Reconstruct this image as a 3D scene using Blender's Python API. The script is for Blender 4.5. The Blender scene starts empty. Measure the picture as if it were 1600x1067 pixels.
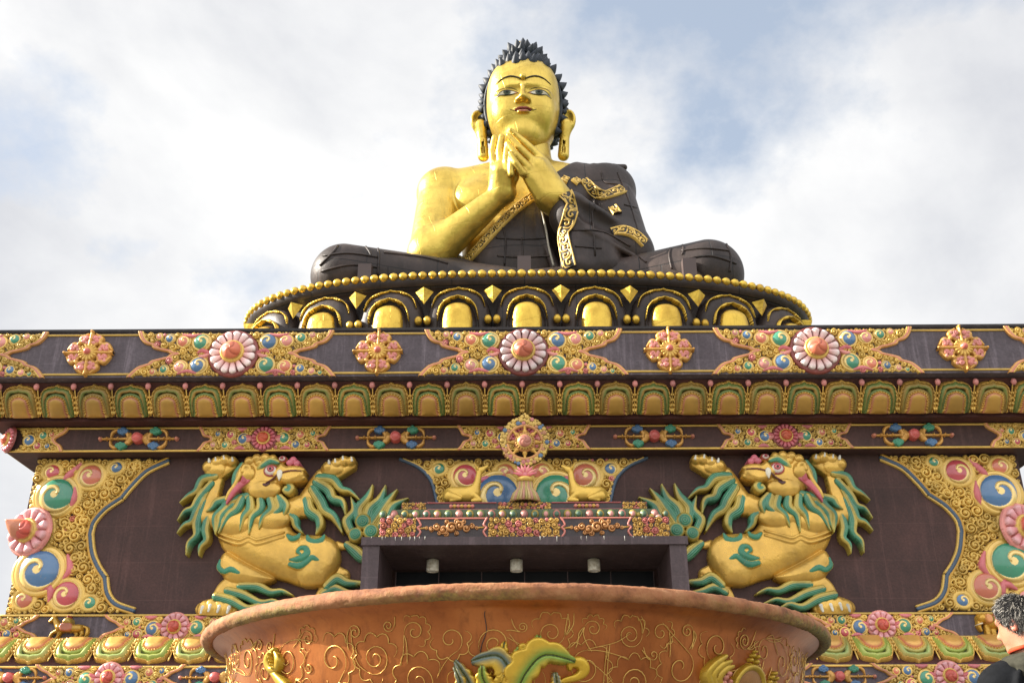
import bpy, math, random
import numpy as np
from math import radians as R_, pi, sin, cos
random.seed(7)
rng = np.random.RandomState(11)
SC = bpy.context.scene
COL = SC.collection

# ------------------------------------------------------------------ camera
CAM_Z, PITCH, YAW, FPX = 0.72, R_(25.2), R_(0.8), 1600.0
cam_d = bpy.data.cameras.new('camera'); cam = bpy.data.objects.new('camera', cam_d); COL.objects.link(cam)
cam.location = (0, 0, CAM_Z); cam.rotation_euler = (pi/2 + PITCH, 0, YAW)
cam_d.sensor_width = 36; cam_d.lens = 36.0; cam_d.clip_start = 0.05; cam_d.clip_end = 6000
SC.camera = cam

# ------------------------------------------------------------------ sky, sun, exposure
SUN_EL, SUN_AZ = R_(28), R_(1)          # sun to the left, raking along the shrine front
sdir = np.array([-cos(SUN_AZ)*cos(SUN_EL), sin(SUN_AZ)*cos(SUN_EL), sin(SUN_EL)])
W = bpy.data.worlds.new('World'); SC.world = W; W.use_nodes = True
nt = W.node_tree; N = nt.nodes; L = nt.links; N.clear()
out = N.new('ShaderNodeOutputWorld'); bg = N.new('ShaderNodeBackground')
sky = N.new('ShaderNodeTexSky'); sky.sky_type = 'NISHITA'; sky.sun_disc = False
sky.sun_elevation = SUN_EL; sky.sun_rotation = math.atan2(sdir[0], sdir[1]); sky.air_density = 1.0; sky.dust_density = 1.5
tc = N.new('ShaderNodeTexCoord')
def cloud(loc, sc, scale, det, rough, dist):
    mp = N.new('ShaderNodeMapping'); mp.inputs['Location'].default_value = loc; mp.inputs['Scale'].default_value = sc; mp.inputs['Rotation'].default_value = (0, 0, R_(-5)); L.new(tc.outputs['Generated'], mp.inputs[0])
    n = N.new('ShaderNodeTexNoise'); n.inputs['Scale'].default_value = scale; n.inputs['Detail'].default_value = det; n.inputs['Roughness'].default_value = rough; n.inputs['Distortion'].default_value = dist
    L.new(mp.outputs[0], n.inputs['Vector']); return n.outputs['Fac']
def wramp(src, a, b, ca=(0, 0, 0, 1), cb=(1, 1, 1, 1)):
    r = N.new('ShaderNodeValToRGB'); r.color_ramp.elements[0].position = a; r.color_ramp.elements[1].position = b; r.color_ramp.elements[0].color = ca; r.color_ramp.elements[1].color = cb; L.new(src, r.inputs[0]); return r.outputs[0]
CLOUD_AT = (9.84, 19.62, 2.97)
cover = wramp(cloud(CLOUD_AT, (1, 1, 1.25), 2.3, 12, .57, .0), .335, .44)                  # cloud against open sky, crisp edges
body_ = wramp(cloud((17.99, 16.31, 10.08), (1, 1, 1.3), 3.1, 12, .55, .15), .36, .60, (7.0, 7.15, 7.6, 1), (9.9, 9.9, 9.9, 1))   # grey bellies, white tops
skb = N.new('ShaderNodeMix'); skb.data_type = 'RGBA'; skb.blend_type = 'ADD'; skb.inputs[0].default_value = 1.0
L.new(sky.outputs[0], skb.inputs[6]); skb.inputs[7].default_value = (3.7, 4.1, 4.6, 1)     # thin high veil under the clouds
mx = N.new('ShaderNodeMix'); mx.data_type = 'RGBA'
L.new(cover, mx.inputs[0]); L.new(skb.outputs[2], mx.inputs[6]); L.new(body_, mx.inputs[7])
# sky scaled dimmer ahead, brighter behind the camera: added fill for the shrine front
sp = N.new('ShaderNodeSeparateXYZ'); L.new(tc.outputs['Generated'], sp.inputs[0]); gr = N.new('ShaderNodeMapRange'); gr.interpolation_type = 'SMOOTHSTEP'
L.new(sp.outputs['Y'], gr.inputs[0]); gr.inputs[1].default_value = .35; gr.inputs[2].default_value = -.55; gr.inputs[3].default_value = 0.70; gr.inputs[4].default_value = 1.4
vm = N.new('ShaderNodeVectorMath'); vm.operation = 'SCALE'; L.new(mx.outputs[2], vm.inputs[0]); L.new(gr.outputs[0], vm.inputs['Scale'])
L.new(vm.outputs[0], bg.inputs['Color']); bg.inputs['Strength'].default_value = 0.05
L.new(bg.outputs[0], out.inputs[0])
sd = bpy.data.lights.new('sun', 'SUN'); sd.energy = 5.0; sd.angle = R_(0.6); sd.color = (1, 0.94, 0.83)
sun = bpy.data.objects.new('sun', sd); COL.objects.link(sun)
sun.rotation_euler = (pi/2 - SUN_EL, 0, math.atan2(sdir[0], -sdir[1]))
SC.view_settings.view_transform = 'Standard'; SC.view_settings.look = 'None'
SC.view_settings.gamma = 1; SC.view_settings.exposure = 1.55

# ------------------------------------------------------------------ survey helper: photo pixel -> point on the upright plane Y = const
_F = np.array([-sin(YAW)*cos(PITCH), cos(YAW)*cos(PITCH), sin(PITCH)])
_R = np.array([cos(YAW), sin(YAW), 0.0]); _U = np.cross(_R, _F); _C = np.array([0, 0, CAM_Z])
def P(px, py, Y):
    d = _F*FPX + _R*(px - 800) + _U*(533.5 - py); q = _C + d*(Y/d[1]); return float(q[0]), float(q[2])
def P3(px, py, Y):
    x, z = P(px, py, Y); return np.array([x, Y, z])

# ------------------------------------------------------------------ colours and materials
def lin(h):
    c = [int(h[i:i+2], 16)/255 for i in (0, 2, 4)]
    return tuple((v/12.92 if v <= .04045 else ((v+.055)/1.055)**2.4) for v in c)
def C4(h, m=0.0): return np.array(lin(h) + (m,))
GOLD = C4('dcb55c', .22); GOLDL = C4('e8c97c', .25); DGOLD = C4('b98a2e', .3)
PINK = C4('dd8f86'); PALE = C4('f0d8d2'); RED = C4('86403a'); ORANGE = C4('d4804a'); GREEN = C4('3f8a6c'); BLUE = C4('4b6f96'); MAROON = C4('4a2a26')
def nmat(name):
    m = bpy.data.materials.new(name); m.use_nodes = True
    return m, m.node_tree.nodes, m.node_tree.links, m.node_tree.nodes['Principled BSDF']
def noise(N, L, scale, detail=4, rough=.55, vec=None, dist=0):
    n = N.new('ShaderNodeTexNoise'); n.inputs['Scale'].default_value = scale; n.inputs['Detail'].default_value = detail
    n.inputs['Roughness'].default_value = rough; n.inputs['Distortion'].default_value = dist
    if vec is not None: L.new(vec, n.inputs['Vector'])
    return n
def ramp(N, L, src, stops):
    r = N.new('ShaderNodeValToRGB'); el = r.color_ramp.elements
    while len(el) < len(stops): el.new(0.5)
    for q, (p, c) in zip(el, stops): q.position = p; q.color = tuple(c)[:3] + (1,)
    L.new(src, r.inputs[0]); return r
def geo_pos(N):
    return N.new('ShaderNodeNewGeometry').outputs['Position']
def mixc(N, L, fac, a, b, mode='MIX'):
    m = N.new('ShaderNodeMix'); m.data_type = 'RGBA'; m.blend_type = mode
    for s, v in ((0, fac), (6, a), (7, b)):
        if hasattr(v, 'links'): L.new(v, m.inputs[s])
        else: m.inputs[s].default_value = v if s == 0 else tuple(v)[:3] + (1,)
    return m.outputs[2]
def bump(N, L, h, b, strength=.2, dist=.02):
    n = N.new('ShaderNodeBump'); n.inputs['Strength'].default_value = strength; n.inputs['Distance'].default_value = dist
    L.new(h, n.inputs['Height']); L.new(n.outputs[0], b.inputs['Normal'])
def painted(name, rough=.42, nscale=3.0, dirt=.25, bumpd=.01, coat=0.0):
    """vertex-painted plaster: Col rgb = paint, Col alpha = metallic share; large scale weathering over it"""
    m, N, L, b = nmat(name)
    a = N.new('ShaderNodeVertexColor'); a.layer_name = 'Col'
    p = geo_pos(N)
    n = noise(N, L, nscale, 6, .6, p); r = ramp(N, L, n.outputs['Fac'], [(.3, (1-dirt,)*3), (.6, (1.0,)*3)])
    oi = N.new('ShaderNodeObjectInfo'); ro = ramp(N, L, oi.outputs['Random'], [(0, (.80, .80, .80)), (.5, (.98, .96, .93)), (1, (1.08, 1.06, 1.04))])
    c = mixc(N, L, 1.0, a.outputs['Color'], r.outputs[0], 'MULTIPLY'); c = mixc(N, L, 1.0, c, ro.outputs[0], 'MULTIPLY')
    n3 = noise(N, L, nscale*9, 3, .6, p); r3 = ramp(N, L, n3.outputs['Fac'], [(.62, (0,)*3), (.74, (.35,)*3)])
    c = mixc(N, L, r3.outputs[0], c, (.30, .22, .12))
    L.new(c, b.inputs['Base Color']); L.new(a.outputs['Alpha'], b.inputs['Metallic'])
    rr = N.new('ShaderNodeMapRange'); L.new(n.outputs['Fac'], rr.inputs[0]); rr.inputs[3].default_value = rough+.12; rr.inputs[4].default_value = rough-.08
    L.new(rr.outputs[0], b.inputs['Roughness']); b.inputs['Coat Weight'].default_value = coat; b.inputs['Coat Roughness'].default_value = .15
    n2 = noise(N, L, nscale*6, 3, .5, p); bump(N, L, n2.outputs['Fac'], b, .5, bumpd)
    return m
M_ORN = painted('painted_ornament', .40, 1.4, .28, .008)
M_JEWEL = painted('glossy_painted_boss', .22, 1.6, .15, .003, .5)
M_LION = painted('gold_painted_figure', .27, 1.3, .38, .02)
def wallmat(name, c1, c2, streak=.5, rough=.75):
    """dull dark wall paint with rain streaks, chalky bloom and faint panel joints"""
    m, N, L, b = nmat(name)
    p = geo_pos(N)
    n = noise(N, L, .9, 7, .6, p); r = ramp(N, L, n.outputs['Fac'], [(.3, c1), (.72, c2)])
    mp = N.new('ShaderNodeMapping'); mp.inputs['Scale'].default_value = (3.2, 3.2, .22); L.new(p, mp.inputs[0])
    s = noise(N, L, 1.6, 7, .65, mp.outputs[0]); sr = ramp(N, L, s.outputs['Fac'], [(.52, (0,)*3), (.8, (streak,)*3)])
    c = mixc(N, L, sr.outputs[0], r.outputs[0], tuple(min(1, v*2.6+.02) for v in c2))
    mq = N.new('ShaderNodeMapping'); mq.inputs['Rotation'].default_value = (pi/2, 0, 0); L.new(p, mq.inputs[0]); bq = N.new('ShaderNodeTexBrick'); L.new(mq.outputs[0], bq.inputs['Vector']); bq.inputs['Scale'].default_value = .5
    bq.inputs['Brick Width'].default_value = .75; bq.inputs['Row Height'].default_value = .55; bq.inputs['Mortar Size'].default_value = .006; bq.inputs['Mortar Smooth'].default_value = 1.0; bq.offset = 0
    ml = N.new('ShaderNodeMath'); ml.operation = 'MULTIPLY'; L.new(bq.outputs['Fac'], ml.inputs[0]); ml.inputs[1].default_value = .45; m2 = N.new('ShaderNodeMath'); m2.operation = 'MULTIPLY'; L.new(ml.outputs[0], m2.inputs[0]); L.new(n.outputs['Fac'], m2.inputs[1])
    c = mixc(N, L, m2.outputs[0], c, tuple(min(1, v*2.2+.02) for v in c2))
    f = noise(N, L, 14, 3, .6, p); fr = ramp(N, L, f.outputs['Fac'], [(.35, (.8,)*3), (.65, (1.1,)*3)])
    c = mixc(N, L, 1.0, c, fr.outputs[0], 'MULTIPLY')
    L.new(c, b.inputs['Base Color']); b.inputs['Roughness'].default_value = rough
    n2 = noise(N, L, 5, 5, .6, p); bump(N, L, n2.outputs['Fac'], b, .4, .02)
    return m
M_SLATE = wallmat('slate_purple_paint', lin('453b40'), lin('5a5056'), .55)
M_MAROON = wallmat('dark_maroon_paint', lin('36211d'), lin('4c302b'), .28)
M_SOFFIT = wallmat('maroon_soffit_paint', lin('3a1a16'), lin('52261f'), .15)

# ------------------------------------------------------------------ object helpers
def tag(o, label=None, cat=None, group=None, kind=None):
    for k, v in (('label', label), ('category', cat), ('group', group), ('kind', kind)):
        if v: o[k] = v
    return o
def empty(name, loc, **kw):
    o = bpy.data.objects.new(name, None); COL.objects.link(o); o.location = loc; o.empty_display_size = .3
    bpy.context.view_layer.update() if False else None
    return tag(o, **kw)
def wloc(o):
    v = np.array(o.location, float)
    while o.parent: o = o.parent; v = v + np.array(o.location, float)
    return v
def mesh(name, V, F, mat, parent=None, col=None, smooth=True, origin=None, F3=None):
    """V in WORLD coordinates; origin = world point of the object's own origin"""
    V = np.asarray(V, float); F = np.asarray(F, int).reshape(-1, 4) if F is not None and len(F) else np.zeros((0, 4), int)
    F3 = np.asarray(F3, int).reshape(-1, 3) if F3 is not None and len(F3) else np.zeros((0, 3), int)
    org = np.array(origin, float) if origin is not None else (wloc(parent) if parent else np.array([(V[:, 0].min()+V[:, 0].max())/2, (V[:, 1].min()+V[:, 1].max())/2, V[:, 2].min()]))
    me = bpy.data.meshes.new(name); me.vertices.add(len(V)); me.vertices.foreach_set('co', (V-org).astype(np.float32).ravel())
    nl = F.size + F3.size; me.loops.add(nl); me.loops.foreach_set('vertex_index', np.concatenate([F.ravel(), F3.ravel()]).astype(np.int32))
    np_ = len(F)+len(F3); me.polygons.add(np_)
    st = np.concatenate([np.arange(len(F))*4, F.size + np.arange(len(F3))*3]).astype(np.int32)
    tot = np.concatenate([np.full(len(F), 4), np.full(len(F3), 3)]).astype(np.int32)
    me.polygons.foreach_set('loop_start', st); me.polygons.foreach_set('loop_total', tot)
    me.polygons.foreach_set('use_smooth', np.full(np_, bool(smooth)))
    if col is not None:
        ca = me.color_attributes.new('Col', 'FLOAT_COLOR', 'POINT'); ca.data.foreach_set('color', np.asarray(col, np.float32).ravel())
    me.materials.append(mat); me.update(calc_edges=True); me.validate()
    o = bpy.data.objects.new(name, me); COL.objects.link(o)
    if parent: o.parent = parent; o.location = org - wloc(parent)
    else: o.location = org
    return o
class MB:
    """collects simple shapes into one mesh"""
    def __init__(s): s.V = []; s.F = []; s.T = []; s.C = []; s.n = 0
    def add(s, V, F=None, T=None, c=None):
        V = np.array([np.asarray(v, float) for v in V]) if isinstance(V, list) else np.asarray(V, float)
        if F is not None and len(F): s.F.append(np.asarray(F).reshape(-1, 4) + s.n)
        if T is not None and len(T): s.T.append(np.asarray(T).reshape(-1, 3) + s.n)
        s.V.append(V); s.C.append(np.tile(np.asarray(c if c is not None else (1, 1, 1, 0.), float), (len(V), 1)) if c is None or np.ndim(c) == 1 else c); s.n += len(V)
    def box(s, x0, x1, y0, y1, z0, z1, c=None):
        V = [(x, y, z) for x in (x0, x1) for y in (y0, y1) for z in (z0, z1)]
        s.add(V, [(0, 1, 3, 2), (4, 6, 7, 5), (0, 4, 5, 1), (2, 3, 7, 6), (0, 2, 6, 4), (1, 5, 7, 3)], c=c)
    def tube(s, pts, r, n=8, c=None, closed=False, cap=True):
        pts = np.asarray(pts, float); m = len(pts); r = np.broadcast_to(r, (m,))
        T = np.gradient(pts, axis=0) if not closed else (np.roll(pts, -1, 0)-np.roll(pts, 1, 0))
        T /= np.linalg.norm(T, axis=1)[:, None] + 1e-9
        up = np.array([0, 0, 1.]) if abs(T[:, 2]).mean() < .8 else np.array([0, 1., 0])
        A = np.cross(T, up); A /= np.linalg.norm(A, axis=1)[:, None] + 1e-9; B = np.cross(T, A)
        th = np.arange(n)*2*pi/n
        V = pts[:, None] + r[:, None, None]*(A[:, None]*np.cos(th)[None, :, None] + B[:, None]*np.sin(th)[None, :, None])
        V = V.reshape(-1, 3); F = []
        mm = m if closed else m-1
        i, j = np.meshgrid(np.arange(mm), np.arange(n), indexing='ij'); i2 = (i+1) % m; j2 = (j+1) % n
        F = np.stack([i*n+j, i*n+j2, i2*n+j2, i2*n+j], -1).reshape(-1, 4)
        Tt = []
        if cap and not closed:
            V = np.vstack([V, pts[0], pts[-1]]); k = m*n
            for q in range(n): Tt += [(k, (q+1) % n, q), (k+1, (m-1)*n+q, (m-1)*n+(q+1) % n)]
        s.add(V, F, Tt, c)
    def lathe(s, prof, n=32, cen=(0, 0, 0), c=None, ax='z'):
        pr = np.asarray(prof, float); m = len(pr); th = np.arange(n)*2*pi/n
        x = pr[:, 0][:, None]*np.cos(th); y = pr[:, 0][:, None]*np.sin(th); z = np.repeat(pr[:, 1][:, None], n, 1)
        V = np.stack([x, y, z] if ax == 'z' else ([x, z, y] if ax == 'y' else [z, x, y]), -1).reshape(-1, 3) + np.array(cen)
        i, j = np.meshgrid(np.arange(m-1), np.arange(n), indexing='ij'); j2 = (j+1) % n
        F = np.stack([i*n+j, i*n+j2, (i+1)*n+j2, (i+1)*n+j], -1).reshape(-1, 4)
        if ax == 'y': F = F[:, ::-1]
        s.add(V, F, None, c)
    def ball(s, cen, r, n=12, c=None, sc=(1, 1, 1)):
        a = np.linspace(0, pi, n//2+1); s0 = s.n
        s.lathe([(max(sin(t), 1e-4)*r, -cos(t)*r) for t in a], n, (0, 0, 0), c); s.V[-1] = s.V[-1]*np.array(sc) + np.array(cen)
    def build(s, name, mat, parent=None, smooth=False, origin=None):
        return mesh(name, np.vstack(s.V), np.vstack(s.F) if s.F else None, mat, parent, np.vstack(s.C), smooth, origin, np.vstack(s.T) if s.T else None)
def copy_obj(o, parent=None, loc=None):
    c = o.copy(); COL.objects.link(c)
    if parent: c.parent = parent
    if loc is not None: c.location = np.array(loc) - (wloc(parent) if parent else 0)
    return c
def copy_tree(o):
    c = o.copy(); COL.objects.link(c)
    for ch in [q for q in bpy.data.objects if q.parent == o]:
        d = ch.copy(); COL.objects.link(d); d.parent = c
        for g in [q for q in bpy.data.objects if q.parent == ch]:
            h = g.copy(); COL.objects.link(h); h.parent = d
    return c
# ------------------------------------------------------------------ carved relief engine: a height grid standing off a wall plane
def catmull(pts, n=10, closed=False):
    p = np.asarray(pts, float); m = len(p)
    if m < 3 and not closed: return np.array([p[0]*(1-t)+p[-1]*t for t in np.linspace(0, 1, n)])
    out = []
    rngi = range(m) if closed else range(m-1)
    for i in rngi:
        g = (lambda k: p[k % m]) if closed else (lambda k: p[min(max(k, 0), m-1)])
        a, b, c, d = g(i-1), g(i), g(i+1), g(i+2)
        for t in np.linspace(0, 1, n, endpoint=False):
            out.append(.5*((2*b)+(-a+c)*t+(2*a-5*b+4*c-d)*t*t+(-a+3*b-3*c+d)*t**3))
    if not closed: out.append(p[-1])
    return np.array(out)
def inpoly(x, z, poly):
    r = np.zeros(np.shape(x), bool); n = len(poly)
    for i in range(n):
        x1, z1 = poly[i]; x2, z2 = poly[(i+1) % n]
        if z1 == z2: continue
        c = ((z1 > z) != (z2 > z)) & (x < (x2-x1)*(z-z1)/(z2-z1)+x1); r ^= c
    return r
def segdist(x, z, poly, closed=True):
    poly = np.asarray(poly, float)
    d = np.full(np.shape(x), 1e9); n = len(poly)
    for i in range(n if closed else n-1):
        a = poly[i]; b = poly[(i+1) % n]; ab = b-a; l2 = ab@ab+1e-12
        t = np.clip(((x-a[0])*ab[0]+(z-a[1])*ab[1])/l2, 0, 1)
        d = np.minimum(d, (x-a[0]-t*ab[0])**2+(z-a[1]-t*ab[1])**2)
    return np.sqrt(d)
class Relief:
    def __init__(s, x0, x1, z0, z1, res):
        s.x0, s.z0, s.res = x0, z0, res; s.nx = int((x1-x0)/res)+1; s.nz = int((z1-z0)/res)+1
        s.X, s.Z = np.meshgrid(x0+np.arange(s.nx)*res, z0+np.arange(s.nz)*res, indexing='ij')
        s.H = np.full(s.X.shape, -1.0); s.C = np.zeros(s.X.shape+(4,))
    def win(s, xa, xb, za, zb):
        i0 = max(0, int((xa-s.x0)/s.res)); i1 = min(s.nx, int((xb-s.x0)/s.res)+2); j0 = max(0, int((za-s.z0)/s.res)); j1 = min(s.nz, int((zb-s.z0)/s.res)+2)
        if i0 >= i1 or j0 >= j1: return None
        return (slice(i0, i1), slice(j0, j1))
    def put(s, w, h, col, mask, mode='max'):
        H = s.H[w]; m = mask & (h > H) if mode == 'max' else mask
        H[m] = h[m] if np.ndim(h) else h
        col = np.asarray(col); C = s.C[w]; C[m] = col[m] if col.ndim > 1 else col
    def stroke(s, pts, r, base=0.0, ht=1.0, col=GOLD, mode='max', cf=None, n=8, prof=None, groove=0):
        """tapered rounded ridge along a spline; r scalar or one radius per control point; cf(c,t) -> rgba by cross/along position"""
        p0 = np.asarray(pts, float); rr = np.broadcast_to(np.asarray(r, float), (len(p0),)); bb = np.broadcast_to(np.asarray(base, float), (len(p0),))
        q = catmull(np.column_stack([p0, rr, bb]), n); p = q[:, :2]; rr = np.maximum(q[:, 2], 1e-4); bb = q[:, 3]
        R = rr.max(); w = s.win(p[:, 0].min()-R, p[:, 0].max()+R, p[:, 1].min()-R, p[:, 1].max()+R)
        if w is None: return
        X, Z = s.X[w], s.Z[w]; best = np.full(X.shape, 9.); cc = np.zeros(X.shape); tt = np.zeros(X.shape); rad = np.full(X.shape, R); bs = np.zeros(X.shape)
        L_ = np.concatenate([[0], np.cumsum(np.linalg.norm(np.diff(p, axis=0), axis=1))]); L_ /= L_[-1]+1e-9
        for i in range(len(p)-1):
            a, b = p[i], p[i+1]; ab = b-a; l2 = ab@ab
            if l2 < 1e-12: continue
            t = np.clip(((X-a[0])*ab[0]+(Z-a[1])*ab[1])/l2, 0, 1); r_ = rr[i]+(rr[i+1]-rr[i])*t
            dx = X-a[0]-t*ab[0]; dz = Z-a[1]-t*ab[1]; d = np.sqrt(dx*dx+dz*dz)/r_; m = d < best
            best[m] = d[m]; cc[m] = (np.sign(ab[0]*dz-ab[1]*dx)*d)[m]; tt[m] = (L_[i]+(L_[i+1]-L_[i])*t)[m]; rad[m] = r_[m]; bs[m] = (bb[i]+(bb[i+1]-bb[i])*t)[m]
        mask = best < 1; pr = np.sqrt(np.clip(1-best**2, 0, 1)) if prof is None else prof(best)
        h = bs + ht*rad*pr
        if groove: h = h + groove*rad*np.cos(cc*pi*6)*.5*(1-best**2).clip(0, 1)
        c = cf(cc, tt) if cf else col
        s.put(w, h, c, mask, mode)
    def blob(s, cx, cz, rx, rz, base=0.0, ht=.3, rot=0, col=GOLD, mode='max', cf=None, pw=.5):
        R = max(rx, rz); w = s.win(cx-R, cx+R, cz-R, cz+R)
        if w is None: return
        X, Z = s.X[w]-cx, s.Z[w]-cz; c, q = cos(rot), sin(rot); u = (X*c+Z*q)/rx; v = (-X*q+Z*c)/rz; d = u*u+v*v
        s.put(w, base+ht*np.clip(1-d, 0, 1)**pw, cf(u, v) if cf else col, d < 1, mode)
    def infl(s, poly, base=0.0, ht=.3, wd=.3, col=GOLD, mode='max', smooth=True, cf=None, pw=.5, n=6):
        p = catmull(poly, n, True) if smooth else np.asarray(poly, float)
        w = s.win(p[:, 0].min(), p[:, 0].max(), p[:, 1].min(), p[:, 1].max()); X, Z = s.X[w], s.Z[w]
        m = inpoly(X, Z, p); d = np.clip(segdist(X, Z, p)/wd, 0, 1)
        s.put(w, base+ht*(1-(1-d)**2)**pw, cf(X, Z) if cf else col, m, mode)
    def curl(s, cx, cz, R, base=0.0, ht=.5, col=GOLD, sgn=1, ph=0, turns=1.5):
        w = s.win(cx-R, cx+R, cz-R, cz+R)
        if w is None: return
        X, Z = s.X[w]-cx, s.Z[w]-cz; r = np.sqrt(X*X+Z*Z)/R; th = np.arctan2(Z, X)*sgn/(2*pi)+ph
        f = (r*turns - th) % 1.0; pr = np.sqrt(np.clip(1-(2*f-1)**2, 0, 1)); dome = np.sqrt(np.clip(1-r*r*.8, 0, 1))
        h = base + ht*R*(.45*dome + .62*pr*(.6+.4*dome)); h = np.where(r < .2, base+ht*R*1.15, h)
        s.put(w, h, col, r < 1)
    def pierced(s, cx, cz, R, base=0.0, ht=.5, col=GOLD, sgn=1, ph=0, turns=1.5):
        """open spiral: a rounded band winding into a button, the ground showing between its turns"""
        w = s.win(cx-R, cx+R, cz-R, cz+R)
        if w is None: return
        X, Z = s.X[w]-cx, s.Z[w]-cz; r = np.sqrt(X*X+Z*Z)/R; th = np.arctan2(Z, X)*sgn/(2*pi)+ph
        f = (r*turns-th) % 1.0; pr = 1-(2*f-1)**2*1.45; m = ((pr > 0) | (r < .22)) & (r < 1)
        h = base+ht*R*(.35*np.sqrt(np.clip(1-r*r*.8, 0, 1))+.6*np.sqrt(np.clip(pr, 0, 1))); h = np.where(r < .22, base+ht*R*1.1, h); s.put(w, h, col, m)
    def blur(s, k=1):
        for _ in range(k):
            m = s.H > 0; A = np.where(m, s.H, 0); W_ = m.astype(float); S = A.copy(); T = W_.copy()
            for ax, sh in ((0, 1), (0, -1), (1, 1), (1, -1)): S += np.roll(A, sh, ax); T += np.roll(W_, sh, ax)
            s.H = np.where(m, S/np.maximum(T, 1), s.H)
    def arrays(s, fn=None, sink=.03, double=False):
        m = s.H > 0; n = np.zeros_like(m); C = s.C.copy(); H = s.H.copy()
        for ax in (0, 1):
            for sh in (1, -1):
                r = np.roll(m, sh, ax); new = r & ~m & ~n; C[new] = np.roll(s.C, sh, ax)[new]; n |= r
        r2 = np.roll(n, 1, 0) | np.roll(n, -1, 0); new = r2 & ~m & ~n
        for sh in (1, -1): q = np.roll(C, sh, 0); mm = new & (np.roll(n, sh, 0)); C[mm] = q[mm]
        use = m | n | r2; H[~m] = -sink
        q = m[:-1, :-1] | m[1:, :-1] | m[:-1, 1:] | m[1:, 1:]
        idx = np.full(m.shape, -1); i, j = np.nonzero(q)
        u = np.zeros_like(m); u[i, j] = u[i+1, j] = u[i, j+1] = u[i+1, j+1] = True
        idx[u] = np.arange(u.sum()); F = np.stack([idx[i, j], idx[i+1, j], idx[i+1, j+1], idx[i, j+1]], 1)
        X, Z, Hh, Cc = s.X[u], s.Z[u], H[u], C[u]
        if double:
            k = len(X); F2 = F[:, ::-1]+k; F = np.vstack([F, F2]); X = np.tile(X, 2); Z = np.tile(Z, 2); Hh = np.concatenate([Hh, -Hh]); Cc = np.vstack([Cc, Cc])
        V = np.stack([X, -Hh, Z], 1) if fn is None else fn(X, Hh, Z)
        return V, F, Cc
    def build(s, name, mat, parent, off, fn=None, double=False, origin=None):
        V, F, Cc = s.arrays(fn, double=double); V = V + np.array(off)
        return mesh(name, V, F, mat, parent, Cc, True, origin)
def pack(poly, circles, rmax, rmin, seed, tries=7000, k=1.06, pad=0.0):
    """fill an outline with touching circles, large first, leaving out the given ones"""
    rg = np.random.RandomState(seed); p = np.asarray(poly, float)
    x = rg.uniform(p[:, 0].min(), p[:, 0].max(), tries); z = rg.uniform(p[:, 1].min(), p[:, 1].max(), tries)
    m = inpoly(x, z, p); x, z = x[m], z[m]; cl = segdist(x, z, p)-pad
    for cx, cz, r in circles: cl = np.minimum(cl, np.hypot(x-cx, z-cz)-r)
    out = []; lev = rmax
    while lev >= rmin:
        while True:
            ok = np.nonzero(cl >= lev/k)[0]
            if not len(ok): break
            i = ok[0]; r = min(cl[i]*k, lev*1.15); out.append((x[i], z[i], r)); cl = np.minimum(cl, np.hypot(x-x[i], z-z[i])-r/k)
        lev *= .82
    return out
def scrollwork(rel, poly, circles, rmax, rmin, seed, base=.03, ht=.55, pad=.0, tries=7000, pink=.05):
    rg = np.random.RandomState(seed+5)
    for cx, cz, r in pack(poly, circles, rmax, rmin, seed, tries, pad=pad):
        c = GOLD*(1-.5*0) if rg.rand() > pink else (C4('d9807c') if rg.rand() < .7 else C4('c9775a'))
        v = c.copy(); v[:3] *= rg.uniform(.82, 1.12)
        if r > .052: rel.pierced(cx, cz, r, base*rg.uniform(.8, 1.5), ht*1.25, v, 1 if rg.rand() < .5 else -1, rg.rand(), 1.25 if r < .09 else 1.7)
        else: rel.curl(cx, cz, r, base*rg.uniform(.6, 1.5), ht*1.3, v, 1 if rg.rand() < .5 else -1, rg.rand(), 1.1)
def tendrils(rel, poly, circles, n, seed, R0=(.16, .34), r=.036, base=.10):
    """long gold volutes that sweep over the small curls and tie the bosses together"""
    rg = np.random.RandomState(seed); p = np.asarray(poly, float); k = 0; tries = 0
    while k < n and tries < n*60:
        tries += 1; R = rg.uniform(*R0); cx = rg.uniform(p[:, 0].min(), p[:, 0].max()); cz = rg.uniform(p[:, 1].min(), p[:, 1].max())
        if not inpoly(np.array([cx]), np.array([cz]), p)[0] or segdist(np.array([cx]), np.array([cz]), p)[0] < R*1.02 or any(math.hypot(cx-a, cz-b) < R*.9+c for a, b, c in circles): continue
        sg = rg.choice([-1, 1]); a0 = rg.rand()*6.3; tt = np.linspace(0, 1, 15)
        pts = [(cx+R*(1-.80*t)*cos(a0+sg*t*8.2), cz+R*(1-.80*t)*sin(a0+sg*t*8.2)) for t in tt]; w = r*R/.25
        rel.stroke(pts, list(np.interp(tt, [0, .12, .6, 1], [.3, 1.1, .9, 1.2])*w), base, 1.0, GOLD*np.array([1.05, 1.04, 1.02, 1]), n=4); rel.blob(pts[-1][0], pts[-1][1], w*1.5, w*1.5, base, w*1.8, col=GOLD)
        circles = list(circles)+[(cx, cz, R*.75)]; k += 1
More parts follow.
